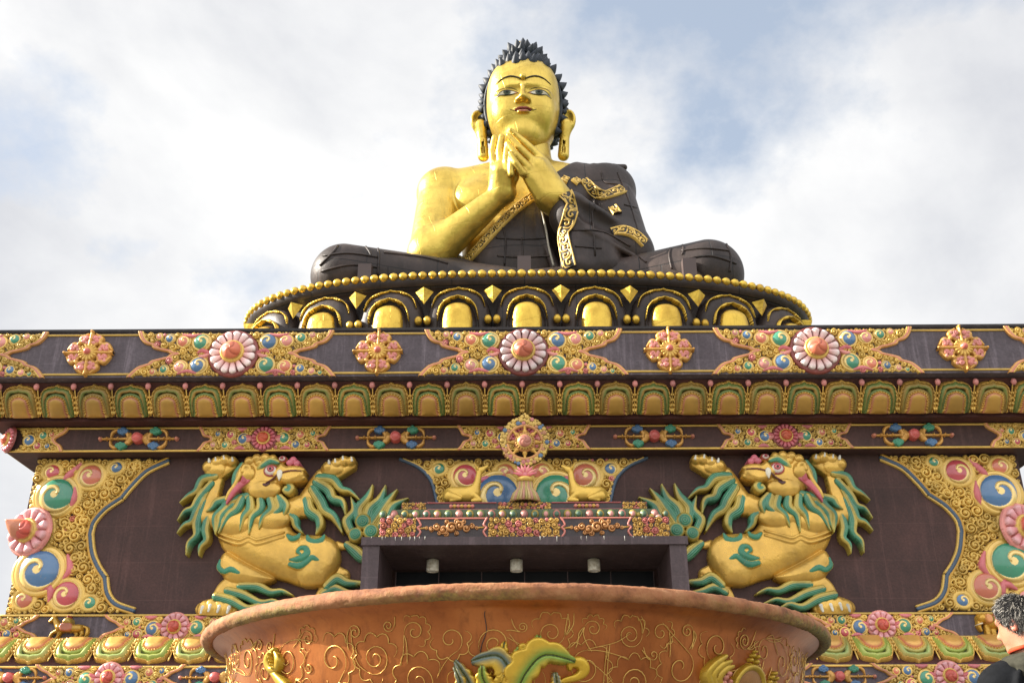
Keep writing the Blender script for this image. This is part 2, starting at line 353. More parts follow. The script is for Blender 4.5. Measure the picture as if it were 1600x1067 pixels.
# ---- prototypes
def boss_mesh(base, swirl=GOLDL, n=44, turns=1.0, wide=.34):
    """round painted boss: gold collar, domed coloured stone with a gold comma curling into it (unit radius)"""
    r = Relief(-1.25, 1.25, -1.25, 1.25, 2.5/n)
    R = np.hypot(r.X, r.Z); th = np.arctan2(r.Z, r.X)/(2*pi)
    r.put((slice(None), slice(None)), .12+.16*np.sqrt(np.clip(1-((R-1.06)/.17)**2, 0, 1)), GOLD, R < 1.22)
    dome = .12+.55*np.sqrt(np.clip(1-(R/1.02)**2, 0, 1))
    C = np.tile(base, R.shape+(1,)); sp = (th - R*.62*turns + .15) % 1.0; wd = wide*(.35+.65*np.clip(R, 0, 1))
    s = (sp < wd) & (R > .12) | (R < .2); C[s] = swirl; pr = np.clip(1-((sp-wd/2)/(wd/2))**2, 0, 1)
    h = dome + np.where(s & (R > .12), .10*np.sqrt(pr), 0); m = (R < .94)
    r.put((slice(None), slice(None)), h, C, m, 'over')
    return r
def rosette_mesh(np_, pin, pout, core, res=90, inner=.46, ring=RED):
    """open flower: tapered petals round a domed swirl"""
    r = Relief(-1.15, 1.15, -1.15, 1.15, 2.3/res)
    R = np.hypot(r.X, r.Z); th = np.arctan2(r.Z, r.X); a = (th/(2*pi)*np_) % 1.0-.5
    al = (slice(None), slice(None))
    r.put(al, .05+.06*np.clip(1-((R-.98)/.14)**2, 0, 1), ring, R < 1.1)
    edge = .99-.09*(2*a)**2*(1) ; wdt = np.abs(a)*2; pm = (R < edge) & (R > inner*.8) & (wdt < .86-.14*np.clip((R-.75)/.25, 0, 1))
    t = np.clip((R-inner)/(1-inner), 0, 1)[..., None]; C = pin*(1-t)+pout*t
    h = .14+.2*np.sqrt(np.clip(1-wdt**2, 0, 1))*(.55+.45*t[..., 0]) - .1*np.clip((R-.85)/.15, 0, 1)**2
    r.put(al, h, C, pm, 'over')
    r.put(al, .25+.12*np.sqrt(np.clip(1-((R-inner)/.07)**2, 0, 1)), GOLD, np.abs(R-inner) < .07, 'over')
    sw = ((th/(2*pi)*3 - R*1.6) % 1.0); C2 = np.tile(core, R.shape+(1,)); C2[sw < .16] = core*np.array([.72, .62, .6, 1])
    h2 = .26+.42*np.sqrt(np.clip(1-(R/inner)**2, 0, 1))+.05*np.sin(sw*pi)
    r.put(al, h2, C2, R < inner-.05, 'over')
    return r
def proto(rel, name, mat):
    V, F, Cc = rel.arrays(); me_o = mesh(name, V, F, mat, None, Cc, True, (0, 0, 0)); me = me_o.data; bpy.data.objects.remove(me_o); return me
def place(me, name, parent, x, y, z, s, flip=False, rot=0.0, sz=None, dep=1.0):
    o = bpy.data.objects.new(name, me); COL.objects.link(o); o.parent = parent; o.location = np.array([x, y, z])-wloc(parent)
    o.scale = (-s if flip else s, s*dep, sz if sz else s); o.rotation_euler = (0, rot, 0); return o
# ------------------------------------------------------------------ ground
def ground():
    m, N, L, b = nmat('paving_stone')
    p = geo_pos(N); br = N.new('ShaderNodeTexBrick'); L.new(p, br.inputs['Vector']); br.inputs['Scale'].default_value = .9
    br.inputs['Color1'].default_value = (.20, .185, .165, 1); br.inputs['Color2'].default_value = (.16, .15, .135, 1); br.inputs['Mortar'].default_value = (.08, .075, .07, 1); br.inputs['Mortar Size'].default_value = .012
    n = noise(N, L, 1.2, 6, .6, p); r = ramp(N, L, n.outputs['Fac'], [(.3, (.75,)*3), (.7, (1.05,)*3)])
    L.new(mixc(N, L, 1, br.outputs['Color'], r.outputs[0], 'MULTIPLY'), b.inputs['Base Color']); b.inputs['Roughness'].default_value = .8
    o = MB(); o.box(-60, 60, -40, 100, -.3, 0); tag(o.build('pavement', m), kind='structure')
    m, N, L, b = nmat('grass_ground'); n = noise(N, L, .05, 8, .6, geo_pos(N)); r = ramp(N, L, n.outputs['Fac'], [(.3, (.05, .09, .02)), (.7, (.10, .14, .04))])
    L.new(r.outputs[0], b.inputs['Base Color']); b.inputs['Roughness'].default_value = .9
    o = MB(); o.add([(-3000, -3000, -.12), (3000, -3000, -.12), (3000, 3000, -.12), (-3000, 3000, -.12)], [(0, 1, 2, 3)]); tag(o.build('ground', m), kind='structure')
ground()
# ------------------------------------------------------------------ shrine base: stacked tiers
CX = -.05
shrine = empty('shrine_base', (CX, 45, 0), label='massive maroon shrine plinth with painted gold scroll carving, petal friezes and flowers', cat='shrine base')
def tier(name, mat, hw, yf, z0, z1):
    b = MB(); b.box(CX-hw, CX+hw, yf, 62-(yf-28)*1.0, z0, z1); return b.build(name, mat, shrine)
tier('footing', M_MAROON, 16.1, 28.9, 0, 3.96)
tier('lower_band', M_SLATE, 15.9, 29.1, 3.96, 4.66)
tier('dark_band', M_SLATE, 15.35, 29.75, 5.3, 6.15)
tier('die', M_MAROON, 15.05, 30.0, 6.15, 10.98)
tier('middle_band', M_MAROON, 15.75, 29.45, 10.93, 11.75)
tier('soffit_slab', M_SOFFIT, 16.35, 28.92, 11.75, 11.9)
tier('neck', M_SOFFIT, 16.9, 28.35, 12.5, 12.78)
tier('cornice', M_SLATE, 17.3, 27.9, 12.74, 14.22)
tier('coping', wallmat('coping_black', lin('1f1a1a'), lin('2e2626')), 17.36, 27.84, 14.22, 14.31)
def slope(name, hw0, y0, z0, hw1, y1, z1, mat):
    V = []
    for hw, y, z in ((hw0, y0, z0), (hw1, y1, z1)): V += [(CX-hw, y, z), (CX+hw, y, z), (CX+hw, 62, z), (CX-hw, 62, z)]
    b = MB(); b.add(V, [(0, 1, 5, 4), (1, 2, 6, 5), (2, 3, 7, 6), (3, 0, 4, 7), (3, 2, 1, 0), (4, 5, 6, 7)]); return b.build(name, mat, shrine)
slope('upper_frieze_bed', 16.45, 28.86, 11.88, 17.1, 28.24, 12.72, M_SOFFIT)
slope('lower_frieze_bed', 15.95, 29.14, 4.66, 15.4, 29.74, 5.4, M_SOFFIT)
# gold fillets along the bands
def fillet(y, z, hw, r=.035, c=GOLD):
    b = MB(); n = 60; xs = np.linspace(CX-hw, CX+hw, n); b.tube([(x, y, z) for x in xs], r, 6, c)
    b.tube([(CX-hw, y+q, z) for q in np.linspace(0, 20, 20)], r, 6, c); b.tube([(CX+hw, y+q, z) for q in np.linspace(0, 20, 20)], r, 6, c)
    b.build('gold_fillet', M_ORN, shrine, True)
for y, z, hw in ((27.89, 14.13, 17.3), (27.89, 12.84, 17.3), (29.43, 11.70, 15.76), (29.43, 10.97, 15.76), (29.73, 6.12, 15.37), (29.73, 5.47, 15.37), (29.08, 4.61, 15.92), (29.08, 4.05, 15.92)): fillet(y, z, hw)

# ---- shared carved pieces
ME_BIG = [proto(rosette_mesh(15, C4('e09a98'), C4('f4e6e4'), C4('cf7052'), 120), 'flower', M_ORN)]
ME_RED = proto(rosette_mesh(16, C4('b8484c'), C4('cf7480'), C4('c85a3c'), 80, .5), 'flower', M_ORN)
ME_PNK = proto(rosette_mesh(12, C4('d77c80'), C4('eab4b8'), C4('c85646'), 80, .48, PINK), 'flower', M_ORN)
BC = dict(b=BLUE, g=GREEN, r=C4('bc4d54'), o=C4('cf7458'), p=C4('d88a80'))
ME_BOSS = {k: proto(boss_mesh(v), 'boss', M_JEWEL) for k, v in BC.items()}
ME_BOSSB = {k: proto(boss_mesh(v, n=90, turns=1.25, wide=.36), 'boss', M_JEWEL) for k, v in BC.items()}

def edge_path(E, hh, sx=1): return [(x*sx, z*hh) for x, z in E]
def moulding(rel, pts, w=.035, inner=PINK, sx=1):
    p = np.array(pts); rel.stroke(p, w*1.15, .05, .9, C4('d39a58', .15), n=6); q = p.copy(); q[:, 0] -= sx*w*1.7; rel.stroke(q, w*.9, .06, 1.0, C4('cf8068'), n=6)
    q = p.copy(); q[:, 0] -= sx*w*3.2; rel.stroke(q, w*.9, .05, 1.0, GOLD, n=6)
def ornament_unit(E, hh, seed, jewels, ros_r, rmax, rmin, res=.0125):
    xm = max(x for x, z in E)+.1; rel = Relief(-xm, xm, -hh-.02, hh+.02, res)
    Er = edge_path(E, hh); El = [(-x, z) for x, z in Er]; poly = Er + El[::-1]; poly = [(x*.985, z*.99) for x, z in poly]
    circ = [(0, 0, ros_r*1.08)] + [(x, z, r*1.18) for _, x, z, r in jewels]
    scrollwork(rel, poly, circ, rmax, rmin, seed, pad=.02)
    tendrils(rel, poly, circ, 10, seed+70, (.09, .17) if hh > .5 else (.06, .10), .034, .06)
    # leafy gold beds round the bosses and pink flourishes between them
    for _, x, z, r in jewels:
        rel.blob(x, z, r*1.3, r*1.3, 0.012, .22*r, col=GOLD)
    for sx in (1, -1):
        rel.stroke([(sx*ros_r*1.05, .02), (sx*(ros_r*1.35), .12*hh), (sx*ros_r*1.55, .02)], [.06, .08, .03], .05, 1, C4('c8666a'))
        rel.stroke([(sx*ros_r*1.05, -.02), (sx*(ros_r*1.3), -.14*hh), (sx*ros_r*1.5, -.05)], [.05, .07, .02], .05, 1, PINK)
        for zz in (.86, -.86): rel.stroke([(sx*(ros_r*1.5), zz*hh), (sx*ros_r*1.9, zz*hh*.9), (sx*ros_r*2.3, zz*hh*1.02)], [.03, .06, .02], .06, 1, C4('cf7478'))
        moulding(rel, edge_path(E, hh, sx), .034 if hh > .5 else .026, PINK, sx)
    return rel
def add_unit(me, name, X, y, Z, jewels, flower_me, fr, copyof=None):
    o = bpy.data.objects.new(name, me); COL.objects.link(o); o.parent = shrine; o.location = np.array([X, y, Z])-wloc(shrine)
    place(flower_me, 'flower', o, X, y-.02, Z, fr)
    for k, x, z, r in jewels: place(ME_BOSS[k], 'boss', o, X+x, y-.01, Z+z, r, flip=x < 0)
    return o
EC = [(2.95, 1), (2.86, .72), (2.72, .52), (2.5, .42), (2.44, .3), (2.2, .2), (1.98, .13), (1.9, .05), (1.72, 0), (1.9, -.07), (1.98, -.16), (2.2, -.24), (2.44, -.34), (2.52, -.46), (2.78, -.58), (2.95, -.78), (3.08, -1)]
JC = [('b', 1.01, .38, .25), ('p', 1.55, .42, .19), ('g', 1.98, .52, .15), ('p', 2.32, .61, .10), ('g', 1.0, -.38, .25), ('o', 1.57, -.42, .19), ('b', 2.04, -.49, .13), ('p', 2.38, -.57, .10), ('g', 2.64, -.62, .07),
      ('g', -1.0, .38, .25), ('o', -1.55, .42, .19), ('b', -1.98, .52, .14), ('p', -2.32, .6, .10), ('b', -1.0, -.38, .25), ('p', -1.55, -.42, .19), ('g', -2.03, -.49, .13), ('o', -2.36, -.57, .10)]
relC = ornament_unit(EC, .74, 3, JC, .70, .105, .03)
meC = proto(relC, 'carved_panel', M_ORN)
for X in (-17.45+CX+.05, -8.7+CX, CX, 8.7+CX, 17.4+CX):
    if abs(X) > 17: 
        s = 1 if X > 0 else -1
        V, F, Cc = relC.arrays(); k = (V[F][:, :, 0].max(1) + abs(X)*1 < 17.25) if s > 0 else (V[F][:, :, 0].min(1) > 17.45-17.28)
        k = (V[F][:, :, 0].max(1) < -.2) if s > 0 else (V[F][:, :, 0].min(1) > .2)
        o = mesh('carved_panel', V+np.array([X, 27.9, 13.48]), F[k], M_ORN, shrine, Cc)
        for kk, x, z, r in JC:
            if x*s < 0: place(ME_BOSS[kk], 'boss', o, X+x, 27.89, 13.48+z, r, flip=x < 0)
    else: add_unit(meC, 'carved_panel', X, 27.9, 13.48, JC, ME_BIG[0], .69)
EM = [(2.02, 1), (1.93, .62), (1.86, .3), (1.72, .2), (1.62, .03), (1.67, -.2), (1.82, -.34), (1.9, -.68), (2.0, -1)]
JM = [('g', .60, .02, .17), ('o', 1.10, .13, .12), ('b', .98, -.19, .12), ('g', 1.48, .17, .085), ('r', 1.33, -.2, .095), ('b', -.62, -.0, .17), ('r', -1.02, .14, .13), ('g', -1.16, -.19, .11), ('b', -1.42, .17, .09), ('p', -1.53, -.18, .09)]
meM = proto(ornament_unit(EM, .38, 5, JM, .37, .075, .026), 'carved_panel', M_ORN)
for X in (-7.93, 0, 7.93): add_unit(meM, 'carved_panel', X+CX, 29.45, 11.34, JM, ME_RED, .37)
# corner pieces of the middle band, flower wrapped over the arris
def corner_mid(s):
    rel = Relief(-.1, 1.9, -.39, .39, .0155); E = [(1.75, .38), (1.68, .24), (1.5, .12), (1.38, .02), (1.45, -.1), (1.6, -.2), (1.7, -.38)]
    J = [('b', .62, -.02, .17), ('g', 1.02, .14, .12), ('r', .9, -.2, .11), ('b', 1.2, -.2, .08), ('o', 1.28, .17, .08)]
    scrollwork(rel, [(-.05, .38)]+E+[(-.05, -.38)], [(0, 0, .4)]+[(x, z, r*1.18) for _, x, z, r in J], .075, .026, 9)
    moulding(rel, E, .026, PINK)
    V, F, Cc = rel.arrays(); X = CX+s*15.75; V[:, 0] *= -s; V += np.array([X, 29.45, 11.34]); F = F if s < 0 else F[:, ::-1]
    o = mesh('carved_panel', V, F, M_ORN, shrine, Cc)
    for k, x, z, r in J: place(ME_BOSS[k], 'boss', o, X-s*x, 29.44, 11.34+z, r)
    f = place(ME_RED, 'flower', o, X-s*.02, 29.43, 11.34, .37); f.rotation_euler = (0, 0, s*R_(42))
for s in (-1, 1): corner_mid(s)
# lower dark band and lowest band
EL = [(2.05, 1), (1.92, .66), (1.72, .4), (1.6, .12), (1.48, 0), (1.6, -.12), (1.76, -.38), (2.0, -.62), (2.12, -1)]
JL = [('b', -.62, -.05, .2), ('g', -1.1, .15, .12), ('r', -1.05, -.19, .13), ('o', -1.4, .14, .09), ('b', -1.33, -.2, .08), ('g', .62, -.02, .2), ('o', 1.08, .14, .11), ('b', 1.22, -.18, .11), ('g', 1.42, .18, .08), ('r', 1.5, -.2, .08)]
meL = proto(ornament_unit(EL, .33, 8, JL, .38, .075, .026), 'carved_panel', M_ORN)
for X in (-16.03, -10.02, 10.02, 16.03):
    if abs(X) < 14: add_unit(meL, 'carved_panel', X, 29.75, 5.79, JL, ME_PNK, .38)
def lower_corner(s):
    V, F, Cc = proto_arr; k = (V[F][:, :, 0].min(1) > .6); X = -16.03
    VV = V+np.array([X, 29.75, 5.79]); FF = F[k]
    if s > 0: VV = VV.copy(); VV[:, 0] = 2*CX-VV[:, 0]; FF = FF[:, ::-1]
    o = mesh('carved_panel', VV, FF, M_ORN, shrine, Cc)
    for kk, x, z, r in JL:
        if x > .7: place(ME_BOSS[kk], 'boss', o, (X+x) if s < 0 else 2*CX-(X+x), 29.74, 5.79+z, r)
_r = ornament_unit(EL, .33, 8, JL, .38, .075, .026); proto_arr = _r.arrays()
for s in (-1, 1): lower_corner(s)
for X in (-11.42, 11.42, -5.7, 5.7, 0): add_unit(meL, 'carved_panel', X, 29.1, 4.33, [(dict(b='g', g='b').get(k, k), x, z, r) for k, x, z, r in JL], ME_PNK, .38)

# ---- vajra emblems and crossed medallions
def vajra_rel():
    r = Relief(-1.3, 1.3, -.38, .38, .0145); G = C4('cf9a4e', .3)
    for s in (-1, 1):
        r.stroke([(s*.2, 0), (s*.6, 0), (s*1.0, 0), (s*1.14, 0)], [.05, .035, .03, .03], .06, 1, G)
        for x, q in ((.62, .05), (.8, .04), (.96, .045)): r.blob(s*x, 0, q*.6, q*1.3, .08, .08, col=G)
        r.blob(s*1.17, 0, .065, .065, .04, .11, col=C4('c8806a'))
        r.stroke([(s*.27, -.14), (s*.22, 0), (s*.27, .14)], [.05, .1, .05], .08, .9, G)
        for z in (1, -1):
            r.stroke([(s*.3, z*.05), (s*.36, z*.16), (s*.42, z*.2)], [.06, .06, .04], .06, 1, G)
            r.stroke([(s*.86, z*.06), (s*.82, z*.2), (s*.7, z*.28), (s*.55, z*.24)], [.025, .05, .05, .04], .05, 1, G)
            c = (GREEN if z*s < 0 else BLUE)
            if s < 0: c = (BLUE if z > 0 else GREEN)
            else: c = (GREEN if z > 0 else BLUE)
            for dx, dz in ((0, 0), (.09, .03), (-.08, .03), (.01, .085)): r.curl(s*.5+dx, z*(.2+dz), .085, .10, .6, c, s*z, .2, 1.2)
    r.blob(0, 0, .17, .17, .12, .2, col=C4('cc5e58')); r.curl(0, 0, .15, .2, .5, C4('d3706a'), 1, 0, 1.1)
    return r
def medal_rel():
    r = Relief(-.76, .76, -.78, .78, .0145); G = C4('cf9c50', .3); K = C4('d6837a')
    for a in range(4):
        c, s = cos(a*pi/2), sin(a*pi/2); T = lambda x, z: (x*c-z*s, x*s+z*c)
        r.blob(*T(0.0, .42), .26, .26, .02, .1, col=G)
        r.stroke([T(0, .2), T(0, .5), T(0, .74)], [.05, .035, .03], .16, 1, G); r.blob(*T(0, .72), .05, .05, .12, .1, col=G)
        for m in (1, -1):
            r.stroke([T(m*.06, .22), T(m*.24, .36), T(m*.3, .5), T(m*.12, .66)], [.05, .07, .07, .03], .08, 1, G)
            for x, z, q in ((.13, .5, .085), (.2, .40, .07), (.1, .34, .055), (.26, .52, .05)): r.curl(*T(m*x, z), q, .13, .7, K if q > .06 else C4('dd938a'), m, .3*a, 1.1)
            r.blob(*T(m*.3, .33), .07, .07, .08, .12, col=G)
    r.blob(0, 0, .28, .28, .12, .1, col=G)
    for k in range(16): r.stroke([(.1*cos(k*pi/8), .1*sin(k*pi/8)), (.25*cos(k*pi/8), .25*sin(k*pi/8))], [.015, .03], .2, .8, C4('d9b056', .3))
    r.blob(0, 0, .10, .10, .25, .1, col=C4('c9685e')); return r
ME_VAJ = proto(vajra_rel(), 'vajra_emblem', M_ORN); ME_MED = proto(medal_rel(), 'cross_medallion', M_ORN)
for X in (-11.82, -3.95, 3.9, 11.72): place(ME_VAJ, 'vajra_emblem', shrine, X, 29.45, 11.35, 1.0)
for X in (-13.1, -4.4, 4.3, 13.0): place(ME_MED, 'cross_medallion', shrine, X, 27.9, 13.5, 1.0, sz=.97)
for X in (-14.2+.05, -8.5, 8.45, 14.1, -2.9, 2.9): place(ME_VAJ, 'vajra_emblem', shrine, X, 29.1, 4.33, .82)

# ---- lotus petal friezes
def petal_rel(var, down=False):
    w, S = 1.119, 1.14; r = Relief(-w/2, w/2, 0, S, .0135)
    OUT = [(-.50, 0), (-.52, .35), (-.5, .7), (-.42, .93), (-.26, 1.03), (-.1, 1.05), (0, 1.1), (.1, 1.05), (.26, 1.03), (.42, .93), (.5, .7), (.52, .35), (.5, 0), (.3, -.1), (-.3, -.1)]
    IN = [(-.27, -.05), (-.29, .2), (-.28, .45), (-.24, .62), (-.12, .71), (0, .74), (.12, .71), (.24, .62), (.28, .45), (.29, .2), (.27, -.05)]
    if down:
        IN = [(-.31, -.05), (-.31, .3), (-.27, .52), (-.14, .66), (0, .7), (.14, .66), (.27, .52), (.31, .3), (.31, -.05)]
    po = catmull(OUT, 5, True); pi_ = catmull(IN, 5, True)
    m = inpoly(r.X, r.Z, po); d = segdist(r.X, r.Z, po); mi = inpoly(r.X, r.Z, pi_); di = segdist(r.X, r.Z, pi_)
    al = (slice(None), slice(None)); sh = r.X.shape
    oc, ic = {0: ('6c7e40', 'a8843e'), 1: ('a0823e', '77803e'), 2: ('9aa84a', 'a9b060'), 3: ('b3a858', '9db068')}[var + (2 if down else 0)]
    gold = C4('bd9244', .3); c1, c2 = C4(oc, .1), C4(ic, .12); edge = C4('cfa24c', .3); pk = C4('bf7a5a')
    C = np.zeros(sh+(4,)); h = np.zeros(sh)
    t = np.clip((d-.03)/.17, 0, 1); h = .05+.10*np.sin(np.clip(t, 0, 1)*pi/1.3)
    sm = np.clip((d-.09)/.06, 0, 1)[..., None]; C[:] = c1*(1-sm)+c2*sm
    g = (d > .2); h = np.where(g, .03+0*h, h); C[g] = C4('4c5426')
    g = di < .10; h = np.where(g & ~mi, .07+.05*np.sqrt(np.clip(1-((di-.05)/.05)**2, 0, 1)), h); C[g & ~mi] = c1
    g = di < .03; h = np.where(g, .13+.03*np.sin(np.arctan2(r.Z-.4, r.X)*26), h); C[g] = edge
    b = mi & (di >= .03); h = np.where(b, .10+.12*np.sqrt(1-(1-np.clip((di-.03)/.2, 0, 1))**2), h)
    s2 = np.clip((di-.05)/.05, 0, 1)[..., None]; C[b] = (pk*(1-s2)+gold*s2)[b]
    if down: C[b] = (C4('d07a56')*(1-s2)+C4('dba85a', .35)*s2)[b]
    g = (d < .032); h = np.where(g, .11+.02*np.sin(r.Z*46), h); C[g] = edge
    r.put(al, h, C, m, 'over')
    return r
def frieze(y0, z0, y1, z1, n, xs, down, seed):
    S = math.hypot(y1-y0, z1-z0); t = np.array([0, (y1-y0)/S, (z1-z0)/S]); nrm = np.array([0, -t[2], t[1]])
    def fn(X, H, Z):
        q = Z/1.14; q = (1-q) if down else q; s = q*S
        Hh = H + (.10*np.sin(np.clip(q, 0, 1)*pi)); return np.stack([X, t[1]*s+nrm[1]*Hh, t[2]*s+nrm[2]*Hh], 1)
    mes = []
    for var in (0, 1):
        V, F, Cc = petal_rel(var, down).arrays(fn, sink=.05)
        if down: F = F[:, ::-1]
        o = mesh('petal', V, F, M_ORN, None, Cc, True, (0, 0, 0)); mes.append(o.data); bpy.data.objects.remove(o)
    fr = empty('lotus_frieze', (CX, 29, z0)); fr.parent = shrine; fr.location = np.array([CX, 29, z0])-wloc(shrine)
    rg = np.random.RandomState(seed)
    for i, x in enumerate(xs):
        b = MB()
        place(mes[i % 2], 'petal', fr, x, y0, z0, 1.0*rg.uniform(.985, 1.01))
        xb = x+.56
        for q, rr, c in ((.93, .085, C4('c9807a')), (.60, .035, GOLD), (.45, .045, GOLD), (.3, .04, GOLD), (.15, .05, GOLD))[1 if down else 0:]:
            qq = (1-q) if down else q; p = np.array([xb, y0, z0])+t*S*qq+nrm*.16
            if q > .9: b.ball(p+nrm*.02, rr, 12, c, (1, 1, 1.25))
            else:
                for dx in (-.03, .03): b.ball(p+np.array([dx, 0, 0]), rr*.8, 8, c, (1, 1, 1.5))
        b.tube([np.array([xb, y0, z0])+t*S*q+nrm*.13 for q in np.linspace(.04, .9, 5)], .022, 5, GOLD)
        b.build('bud_stalk', M_ORN, fr, True)
frieze(28.86, 11.88, 28.24, 12.72, 27, [-15.2-1.119+1.1192*i for i in range(30)], False, 1)
frieze(29.14, 4.66, 29.74, 5.4, 28, [-13.75-1.11+1.111*i for i in range(28)], True, 2)

# ---- carved corners of the die and the carved centre piece
cdie = -.08
def W30(pts): return [P(x, y, 30.0) for x, y in pts]
CURV = [[(262, 716.5), (228, 733), (203, 757), (188, 775)], [(188, 775), (162, 793), (143, 815), (137, 836)], [(137, 836), (140, 865), (149, 888), (160, 905)], [(160, 905), (164, 930), (178, 948), (207, 959)]]
def die_corner(s):
    segs = [catmull(W30(c), 6) for c in CURV]; edge = np.vstack(segs)
    poly = [(-15.08, 10.92)] + [tuple(p) for p in edge] + [(-15.08, 6.18)]
    J = [('r', 83, 738, 11), ('o', 143, 745, 17), ('b', 183, 731, 9), ('g', 91, 776, 26), ('b', 65, 893, 29), ('r', 105, 930, 19), ('o', 39, 937, 12), ('g', 141, 942, 9)]
    JR = [('o', 1561, 729, 12), ('r', 1495, 738, 18), ('g', 1458, 722, 8), ('b', 1557, 771, 27), ('g', 1577, 880, 28), ('o', 1541, 918, 20), ('p', 1604, 936, 12), ('b', 1503, 938, 9)]
    jj = []
    for k, x, y, r in (J if s < 0 else JR):
        X, Z = P(x, y, 30.0); jj.append((k, X if s < 0 else 2*cdie-X, Z, r/47.0))
    fx = -14.93; fz = P(50, 832, 30)[1]
    rel = Relief(-15.12, edge[:, 0].max()+.1, 6.16, 10.94, .0128)
    circ = [(x, z, r*1.28) for _, x, z, r in jj] + [(fx, fz, .8)]
    scrollwork(rel, poly, circ, .155, .032, 21 if s < 0 else 22, pad=.02, tries=30000, base=.04, ht=.6, pink=.02)
    for k, x, z, r in jj: rel.stroke([(x+1.24*r*cos(a), z+1.1*r*sin(a)) for a in np.linspace(.4, 2*pi+.4, 14)], .07+.05*r, .03, .9, GOLD, n=3)
    rel.stroke([(fx+.78*cos(a), fz+.8*sin(a)) for a in np.linspace(-pi/2, pi/2, 9)], .1, .03, .8, GOLD, n=4)
    tendrils(rel, poly, circ, 26, 61 if s < 0 else 62)
    for (a, b_, c) in (((120, 760), (118, 780), (112, 795)), ((108, 868), (112, 890), (100, 905)), ((60, 925), (75, 918), (88, 925)), ((130, 725), (112, 742), (100, 752)), ((75, 905), (82, 925), (78, 940))):
        q = W30([a, b_, c]); rel.stroke(q, [.04, .11, .03], .10, .9, C4('cf6f74'))
    for sg in segs:
        p = np.array(sg); t = np.gradient(p, axis=0); t /= np.linalg.norm(t, axis=1)[:, None]; nr = np.stack([t[:, 1], -t[:, 0]], 1)
        rel.stroke(p, .05, .03, 1, C4('c39436', .3), n=2); rel.stroke(p+nr*-.085, .055, .04, 1, C4('44586e'), n=2); rel.stroke(p+nr*-.17, .03, .05, 1, GOLD, n=2)
    V, F, Cc = rel.arrays()
    if s > 0: V[:, 0] = 2*cdie-V[:, 0]; F = F[:, ::-1]
    o = mesh('carved_corner', V+np.array([0, 30.0, 0]), F, M_ORN, shrine, Cc)
    for k, x, z, r in jj: place((ME_BOSSB if r > .3 else ME_BOSS)[k], 'boss', o, x if s < 0 else 2*cdie-x, 29.98, z, r, flip=s > 0, dep=.8)
    X = fx+.02 if s < 0 else 2*cdie-fx-.02
    f = place(ME_PNK, 'flower', o, X-s*.10, 29.90, fz, .68); f.rotation_euler = (0, 0, s*R_(16))
    b = MB(); d = np.array([s*sin(R_(52)), -cos(R_(52)), .18]); base = np.array([X, 29.85, fz])
    prof = [0, .12, .3, .5, .62, .68]; rad = [.3, .34, .30, .16, .05, .005]
    b.tube([base+d*q*.95+np.array([0, 0, .15*(q/.68)**2]) for q in prof], rad, 14, C4('c07a5c')); b.build('flower_bud', M_ORN, o, True)
for s in (-1, 1): die_corner(s)
def die_centre():
    A = [(626, 717.5), (655, 731), (674, 752), (683, 785)]; L_ = catmull(W30(A), 6); Rr = L_[::-1].copy(); Rr[:, 0] = 2*(-.07)-Rr[:, 0]
    poly = [tuple(p) for p in L_]+[(L_[-1][0], 7.7)]+[(Rr[0][0], 7.7)]+[tuple(p) for p in Rr]
    J = [('g', 686, 733, 9), ('r', 727, 745, 18), ('o', 790, 739, 13), ('b', 778, 774, 30), ('g', 868, 774, 30), ('o', 846, 738, 13), ('o', 914, 745, 19), ('b', 954, 733, 9)]
    jj = [(k,)+P(x, y, 30.0)+(r/47.0,) for k, x, y, r in J]
    rel = Relief(L_[:, 0].min()-.1, Rr[:, 0].max()+.1, 7.7, 10.94, .0128)
    scrollwork(rel, poly, [(x, z, r*1.22) for _, x, z, r in jj], .14, .032, 31, pad=.02, tries=18000, base=.04, ht=.6, pink=.02)
    tendrils(rel, poly, [(x, z, r*1.25) for _, x, z, r in jj], 10, 63, (.12, .24))
    for k, x, z, r in jj: rel.stroke([(x+1.24*r*cos(a), z+1.1*r*sin(a)) for a in np.linspace(.4, 2*pi+.4, 14)], .07+.05*r, .03, .9, GOLD, n=3)
    for a in ((745, 757), (760, 750), (772, 757)), ((870, 757), (885, 750), (900, 758)): rel.stroke(W30(a), [.04, .1, .03], .12, 1, C4('cf6f84'))
    for p, sg in ((L_, 1), (Rr[::-1], -1)):
        q = p.copy(); rel.stroke(q, .055, .03, 1, C4('44586e'), n=2); q = q.copy(); q[:, 0] += sg*.1; rel.stroke(q, .035, .05, 1, GOLD, n=2)
    o = rel.build('carved_centre', M_ORN, shrine, (0, 30.0, 0))
    for k, x, z, r in jj: place((ME_BOSSB if r > .3 else ME_BOSS)[k], 'boss', o, x, 29.98, z, r, flip=x > 0, dep=.8)
die_centre()
